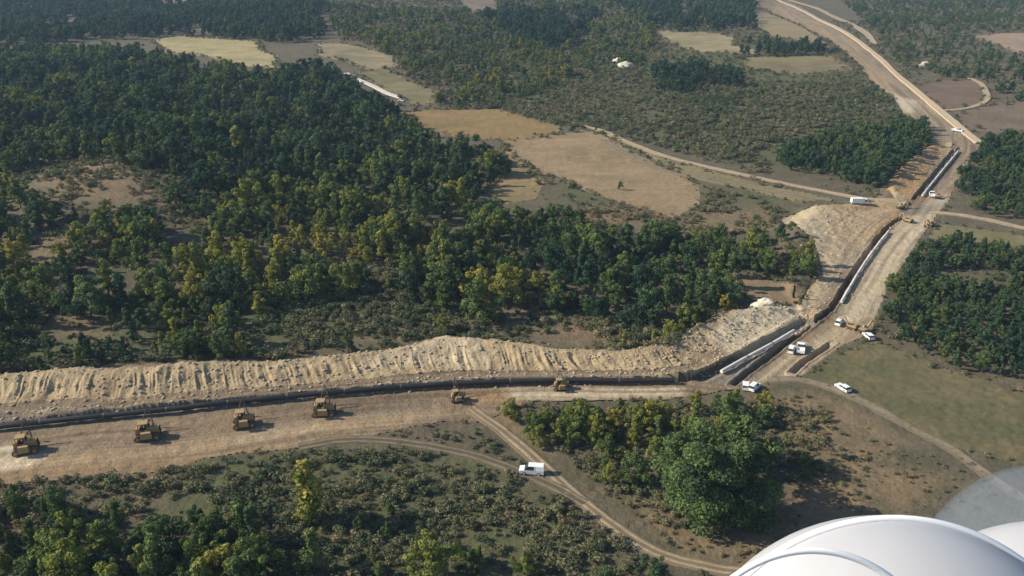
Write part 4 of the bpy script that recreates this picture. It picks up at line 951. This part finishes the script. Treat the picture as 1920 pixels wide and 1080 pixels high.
def make_car(name, van=False):
    t = empty(name); W = 0.88
    if van: prof = [(-2.3, 0.35), (2.25, 0.35), (2.32, 0.75), (2.2, 1.02), (1.3, 1.15), (-2.3, 1.15)]
    else: prof = [(-2.1, 0.33), (2.05, 0.33), (2.15, 0.62), (2.0, 0.88), (1.05, 1.0), (-2.1, 1.0)]
    b = MB().prism(prof, -W, W).part('body', 'white', t)
    z0 = prof[4][1]; ztop = 2.0 if van else 1.55
    xr0, xr1, xs, xe = (-2.28, 0.55, 1.35, -2.3) if van else (-1.7, 0.2, 1.0, -2.05)
    g = MB(); W1, W2 = 0.86, 0.70
    lo = [(xe, -W1, z0), (xs, -W1, z0), (xs, W1, z0), (xe, W1, z0)]; hi = [(xr0, -W2, ztop - 0.06), (xr1, -W2, ztop - 0.06), (xr1, W2, ztop - 0.06), (xr0, W2, ztop - 0.06)]
    g.add(lo + hi, [(4, 5, 6, 7), (0, 1, 5, 4), (1, 2, 6, 5), (2, 3, 7, 6), (3, 0, 4, 7)]); g.part('cabin_glass', 'glass', t)
    MB().box(xr0 - 0.02, xr1 + 0.05, -W2 - 0.02, W2 + 0.02, ztop - 0.07, ztop, 0.08, 0.08).part('roof', 'white', t)
    for y in (-1, 1):
        for xa in ([-0.55] if van else [-0.5, 0.35]):
            p_ = MB(); p_.tube((xa, y * (W1 + 0.01), z0), (xa - 0.05, y * (W2 + 0.02), ztop - 0.05), 0.05, 0.05, 5); p_.part('door_pillar', 'white', t)
        if van: MB().add([(xe - .01, y * (W1 + .015), z0), (-0.6, y * (W1 + .015), z0), (-0.6, y * (W2 + .02), ztop - .05), (xr0 - .01, y * (W2 + .02), ztop - .05)], [(0, 1, 2, 3)]).part('side_panel', 'white', t)
        for x in (-1.35, 1.35): wheel(t, x, y * (W - 0.08))
        MB().box(prof[2][0] - 0.12, prof[2][0] + 0.02, y * 0.62 - 0.18, y * 0.62 + 0.18, 0.66, 0.82).part('headlight', 'lens', b)
        MB().box(prof[0][0] - 0.02, prof[0][0] + 0.08, y * 0.68 - 0.12, y * 0.68 + 0.12, 0.68, 0.9).part('tail_light', 'red', b)
    MB().box(prof[2][0] - 0.05, prof[2][0] + 0.04, -0.8, 0.8, 0.36, 0.56).part('bumper', 'grey', b)
    return t
def make_pickup():
    t = empty('pickup_truck'); W = 0.92
    b = MB().prism([(-2.6, 0.45), (2.5, 0.45), (2.6, 0.8), (2.45, 1.05), (1.3, 1.15), (-0.6, 1.15), (-0.6, 0.75), (-2.6, 0.75)], -W, W).part('body', 'white', t)
    for y in (-W, W - 0.08): MB().box(-2.6, -0.61, y, y + 0.08, 0.76, 1.15).part('bed_side', 'white', t)
    MB().box(-2.66, -2.58, -W, W, 0.7, 1.14).part('tailgate', 'white', t)
    MB().box(-0.58, 1.25, -0.86, 0.86, 1.16, 1.72, 0.42, 0.12).part('cabin_glass', 'glass', t)
    MB().box(-0.3, 0.85, -0.74, 0.74, 1.72, 1.80, 0.06, 0.06).part('roof', 'white', t)
    for y in (-1, 1):
        for x in (-1.6, 1.6): wheel(t, x, y * (W - 0.1), 0.42, 0.28)
        MB().box(2.46, 2.6, y * 0.65 - 0.2, y * 0.65 + 0.2, 0.8, 0.98).part('headlight', 'lens', b)
    return t
def make_truck():
    t = empty('box_truck')
    MB().box(-3.6, 3.3, -0.5, 0.5, 0.6, 0.9).part('chassis', 'iron', t)
    c = MB().prism([(1.7, 0.7), (3.4, 0.7), (3.45, 1.5), (3.15, 2.6), (1.7, 2.7)], -1.15, 1.15).part('cab', 'white', t)
    MB().add([(3.47, -1.0, 1.55), (3.47, 1.0, 1.55), (3.2, 1.0, 2.45), (3.2, -1.0, 2.45)], [(0, 1, 2, 3)]).part('windscreen', 'glass', c)
    for y in (-1.165, 1.165): MB().add([(2.1, y, 1.6), (3.1, y, 1.6), (2.95, y, 2.4), (2.1, y, 2.4)], [(0, 1, 2, 3)]).part('side_window', 'glass', c)
    MB().box(-3.7, 1.5, -1.25, 1.25, 0.95, 3.0, 0.03, 0.03).part('cargo_box', 'white', t)
    for y in (-1, 1):
        for x in (-2.3, 2.5): wheel(t, x, y * 1.0, 0.5, 0.3)
    return t
used = set()
def place(proto, px, py, ang, label, cat, group=None, dz=0.0):
    """stand a copy of a machine on the ground under a pixel"""
    if proto.name in used: o = copy_tree(proto)
    else: o = proto; used.add(proto.name)
    g = G(px, py); o.location = (g[0], g[1], h1(g) + dz); o.rotation_euler = (0, 0, ang); tag(o, label, cat, group); return o
def heading(line, px, py):
    g = G(px, py); d = np.hypot(*(line - g).T); i = int(np.clip(np.argmin(d), 1, len(line) - 2)); v = line[i + 1] - line[i - 1]; return math.atan2(v[1], v[0])
pl = make_pipelayer(); grp = 'pipelayers in a row along the trench'
for (px, py, lb) in [(50, 846, 'yellow pipelayer with raised boom nearest the left edge'), (278, 820, 'second dusty yellow pipelayer from the left along the trench'), (458, 798, 'third dusty yellow pipelayer from the left, by the pale patch'),
                     (608, 776, 'fourth yellow pipelayer from the left, before the heap rises'), (858, 751, 'yellow pipelayer where the dirt track meets the work strip'), (1052, 729, 'farthest yellow pipelayer, above the thicket by the pale strip')]:
    k_ = 1.08 if px < 700 else 0.78; o = place(pl, px, py, heading(TR['a'], px, py) + random.uniform(-0.16, 0.16), lb, 'pipelayer', grp); o.scale = (k_ * random.uniform(0.95, 1.08), k_, k_ * random.uniform(0.93, 1.04))
    for c_ in kids(o):
        if c_.name.startswith('boom'): c_.scale = (1, random.uniform(0.85, 1.05), random.uniform(0.72, 1.05))
ex = make_excavator(); grp = 'excavators along the far corridor'
for (px, py, a, lb) in [(1596, 616, 2.4, 'excavator beside the white truck at the corridor bend'), (1620, 624, 0.6, 'excavator at the right border of the corridor bend'), (1702, 417, 2.2, 'excavator just below the farm road crossing'), (1746, 424, 3.6, 'excavator on the right of the corridor below the crossing'), (1688, 392, 0.4, 'excavator standing on the farm road crossing'), (1757, 372, 1.0, 'excavator beside the white pickup above the crossing')]:
    place(ex, px, py, a, lb, 'excavator', grp).scale = (0.62, 0.62, 0.62)
van = make_car('minivan', True)
place(van, 997, 888, math.pi - 0.12, 'white van parked between the grass track and the dirt track', 'van')
car = make_car('car'); grp = 'white cars around the corridor'
place(car, 1580, 731, 2.0, 'white car on the meadow beside the small track on the right', 'car', grp)
place(car, 1628, 634, 1.7, 'white car below the excavators at the corridor bend', 'car', grp)
place(car, 752, 190, -0.5, 'white car at the lower end of the pale gravel road', 'car', grp)
place(car, 1398, 727, 1.3, 'white car left of the van at the lower corridor end', 'car', grp)
for o_ in [q for q in C.objects if q.get('category') == 'car']: o_.scale = (0.85, 0.85, 0.85)
pk = make_pickup(); grp = 'white pickups on the corridor'
place(pk, 1795, 247, -0.9, 'white pickup on the upper corridor road', 'pickup', grp)
place(pk, 1747, 368, 1.2, 'white pickup beside the upper pipe string', 'pickup', grp)
place(pk, 1501, 657, 1.25, 'white pickup right of the van beside the white pipe', 'pickup', grp)
def another_van(px, py, ang, label):
    o = copy_tree(van); o.location = (0, 0, 0); g = G(px, py); o.location = (g[0], g[1], h1(g)); o.rotation_euler = (0, 0, ang); o.scale = (0.8, 0.8, 0.8); tag(o, label, 'van', 'white vans on the corridor'); return o
another_van(1414, 730, 0.9, 'white van at the lower end of the corridor bend')
another_van(1484, 659, 1.1, 'white van on the tan strip beside the white pipe')
another_van(1574, 608, 0.9, 'white van beside the excavators at the corridor bend')
tk = make_truck(); tk.scale = (0.8, 0.8, 0.8)
place(tk, 1610, 387, 0.0, 'white box truck on the farm road above the pale spoil', 'truck')

# ------------------------------------------------------------------ pipes
def pipe_string(line, off, radius, material, label, s0=0.0, s1=1.0, lift=0.25, ground=None):
    seg = np.linalg.norm(np.diff(line, axis=0), axis=1); cum = np.concatenate([[0], np.cumsum(seg)]); tot = cum[-1]
    n = max(1, int(round((s1 - s0) * tot / 12.0))); ss = np.linspace(s0 * tot, s1 * tot, n + 1)
    X = np.interp(ss, cum, line[:, 0]); Yy = np.interp(ss, cum, line[:, 1]); T = np.stack([np.gradient(X), np.gradient(Yy)], 1); T /= np.linalg.norm(T, axis=1)[:, None]
    X = X - T[:, 1] * off; Yy = Yy + T[:, 0] * off
    Z = (Hb(X, Yy) if ground is None else Hb(X, Yy) + ground) + radius + lift
    root = empty('pipe_string', (X[0], Yy[0], Z[0] - radius)); tag(root, label, 'pipe', 'pipe strings along the trench')
    me = MB().tube((0, 0, 0), (1, 0, 0), radius, radius, 14).mesh('pipe_section', M[material]); me.polygons.foreach_set('use_smooth', np.array([len(p.vertices) == 4 for p in me.polygons]))
    wm = MB().tube((-0.2, 0, 0), (0.2, 0, 0), radius * 1.05, radius * 1.05, 14).mesh('joint_wrap', M['weld'])
    for k in range(n):
        a = Vector((X[k] - X[0], Yy[k] - Yy[0], Z[k] - (Z[0] - radius))); b = Vector((X[k + 1] - X[0], Yy[k + 1] - Yy[0], Z[k + 1] - (Z[0] - radius))); d = b - a
        o = bpy.data.objects.new('pipe_section', me); C.objects.link(o); o.parent = root; o.location = a; o.rotation_euler = d.to_track_quat('X', 'Z').to_euler(); o.scale = (d.length, 1, 1)
        if k:
            q = bpy.data.objects.new('joint_wrap', wm); C.objects.link(q); q.parent = root; q.location = a; q.rotation_euler = o.rotation_euler
    return root
pipe_string(TR['a'], -2.1, 0.55, 'black_pipe', 'long black pipe lying along the trench behind the pipelayers', 0.12, 0.965, 0.55)
pipe_string(smooth_line(GP([(1352, 703), (1400, 676), (1450, 649), (1488, 626)]), 3), 0.0, 0.42, 'white_pipe', 'white pipe lying between the two trenches of the lower bend', 0, 1, 0.45)
pipe_string(TR['c'], -1.5, 0.36, 'white_pipe', 'white pipe along the right side of the pale corridor trench', 0.14, 0.80, 0.3)
pipe_string(TR['d'], -2.2, 0.36, 'white_pipe', 'white pipe between the two upper trenches by the grove', 0.05, 0.95, 0.3)

# ------------------------------------------------------------------ pale stone heaps
def stone_heap(px, py, wd, hgt, label, seed):
    import bmesh
    g = G(px, py); bm = bmesh.new(); bmesh.ops.create_icosphere(bm, subdivisions=3, radius=1)
    r = random.Random(seed)
    for v in bm.verts:
        k = 0.75 + 0.5 * float(noise(np.array([v.co.x * 2.2 + seed]), np.array([v.co.y * 2.2 + v.co.z * 1.7]), seed)[0])
        v.co = Vector((v.co.x * wd * 0.5 * k, v.co.y * wd * 0.35 * k, max(v.co.z, -0.2) * hgt * k))
    me = bpy.data.meshes.new('stone_heap'); bm.to_mesh(me); bm.free(); me.materials.append(M['pale_stone'])
    o = bpy.data.objects.new('stone_heap', me); C.objects.link(o); o.location = (g[0], g[1], h1(g)); tag(o, label, 'stone heap', 'pale stone heaps'); return o
stone_heap(1158, 116, 7, 3.0, 'small pale stone heap on the slope, left of the larger one', 1)
stone_heap(1174, 126, 11, 4.0, 'larger pale stone heap on the slope above the scrub', 2)
stone_heap(1733, 122, 8, 2.4, 'pale stone heap right of the upper corridor road', 3)
stone_heap(1430, 582, 7, 2.0, 'near-white heap on the crest of the spoil at the bend', 4)

# ------------------------------------------------------------------ part of the aircraft the picture was taken from
M['air_white'] = mat_flat('aircraft_paint', (0.46, 0.46, 0.47), 0.4, 0, 0.5, 0.4, (0.38, 0.38, 0.39)); M['air_seam'] = mat_flat('seam_paint', (0.88, 0.88, 0.88), 0.3, 0, 0.05, 0.5, (0.6, 0.6, 0.6))
def at_view(px, py, depth):
    d = ray(px, py); return Vector((d[0] * depth, d[1] * depth, CAM_Z + d[2] * depth))
Rc, Uc, Fc = Vector((1, 0, 0)), Vector((0, sp, cp)), Vector((0, cp, -sp))
def dome(center, rx, ry, rz, ex=2.0, nu=48, nv=24):
    m = MB(); v = []
    for j in range(nv + 1):
        b = math.pi * 0.5 * (1 - j / nv)
        for i in range(nu):
            a = 2 * math.pi * i / nu
            v.append(center + Rc * (math.cos(b) * math.cos(a) * rx) + Fc * (math.cos(b) * math.sin(a) * rz) + Uc * (math.sin(b) * ry))
    f = [(j * nu + i, (j + 1) * nu + i, (j + 1) * nu + (i + 1) % nu, j * nu + (i + 1) % nu) for j in range(nv) for i in range(nu)]
    return m.add(v, f)
def arc(m, center, rx, ry, rz, tilt, r, a0, a1, n=40):
    pts = []
    for k in range(n + 1):
        b = a0 + (a1 - a0) * k / n
        pts.append(center + Rc * (math.cos(b) * rx * math.cos(tilt)) + Fc * (-math.sin(tilt) * rz * abs(math.sin(b)) ** 0.5) + Uc * (math.sin(b) * ry * math.cos(tilt)))
    v = []; f = []; nr = 8
    for k, p in enumerate(pts):
        d = (pts[min(k + 1, n)] - pts[max(k - 1, 0)]).normalized(); e = d.cross(Fc).normalized(); g2 = e.cross(d)
        v += [p + (e * math.cos(2 * math.pi * j / nr) + g2 * math.sin(2 * math.pi * j / nr)) * r for j in range(nr)]
        if k: f += [((k - 1) * nr + j, (k - 1) * nr + (j + 1) % nr, k * nr + (j + 1) % nr, k * nr + j) for j in range(nr)]
    m.add(v, f)
    return m
D1 = 4.0
c1 = at_view(1675, 1390, D1)
air = empty('aircraft_fairing', tuple(c1)); tag(air, 'white rounded aircraft fairing with raised seams at the bottom right corner', 'aircraft')
def air_part(m, name, material, smooth=True):
    o = m.part(name, material, air); me = o.data
    for v in me.vertices: v.co -= c1
    if smooth: me.polygons.foreach_set('use_smooth', np.ones(len(me.polygons), bool))
    me.update(); return o
air_part(dome(c1, 0.98, 1.0, 0.8), 'shell', 'air_white')
air_part(arc(MB(), c1, 0.985, 1.005, 0.8, 0.0, 0.017, 0.3, 2.9), 'seam', 'air_seam')
c2 = at_view(1520, 1400, D1 - 0.45)
air_part(arc(MB(), c2, 0.62, 0.79, 0.3, 0.05, 0.014, 0.4, 2.6), 'seam', 'air_seam')
c3 = at_view(1990, 1420, D1 + 0.7)
air_part(dome(c3, 1.15, 1.24, 0.8), 'rear_shell', 'air_white')
m_, t_, b_ = mat('canopy_acrylic', 0.05, 0.5); nn_ = N(t_)
b_.inputs['Base Color'].default_value = (0.42, 0.48, 0.55, 1)
tr_ = nn_.new('ShaderNodeBsdfTransparent'); tr_.inputs[0].default_value = (0.86, 0.9, 0.94, 1); mx_ = nn_.new('ShaderNodeMixShader'); mx_.inputs[0].default_value = 0.18
nn_.link(tr_.outputs[0], mx_.inputs[1]); nn_.link(b_.outputs[0], mx_.inputs[2]); nn_.link(mx_.outputs[0], t_.nodes['Material Output'].inputs[0]); M['acrylic'] = m_
c4 = at_view(1965, 1332, D1 + 1.2)
air_part(dome(c4, 0.9, 1.43, 0.9), 'canopy', 'acrylic')

# ------------------------------------------------------------------ haze
hz = MB().box(-32000, 32000, -60, 12000, -40, 420); hm = bpy.data.materials.new('haze'); hm.use_nodes = True; hn = hm.node_tree; hn.nodes.clear()
pv = hn.nodes.new('ShaderNodeVolumePrincipled'); ho = hn.nodes.new('ShaderNodeOutputMaterial'); hn.links.new(pv.outputs[0], ho.inputs['Volume'])
pv.inputs['Color'].default_value = (0.50, 0.72, 1.0, 1); pv.inputs['Density'].default_value = 0.00010; pv.inputs['Anisotropy'].default_value = 0.0
hme = hz.mesh('haze', hm); hob = bpy.data.objects.new('haze', hme); C.objects.link(hob); tag(hob, 'thin bluish air haze over the whole valley', 'haze', None, 'stuff')
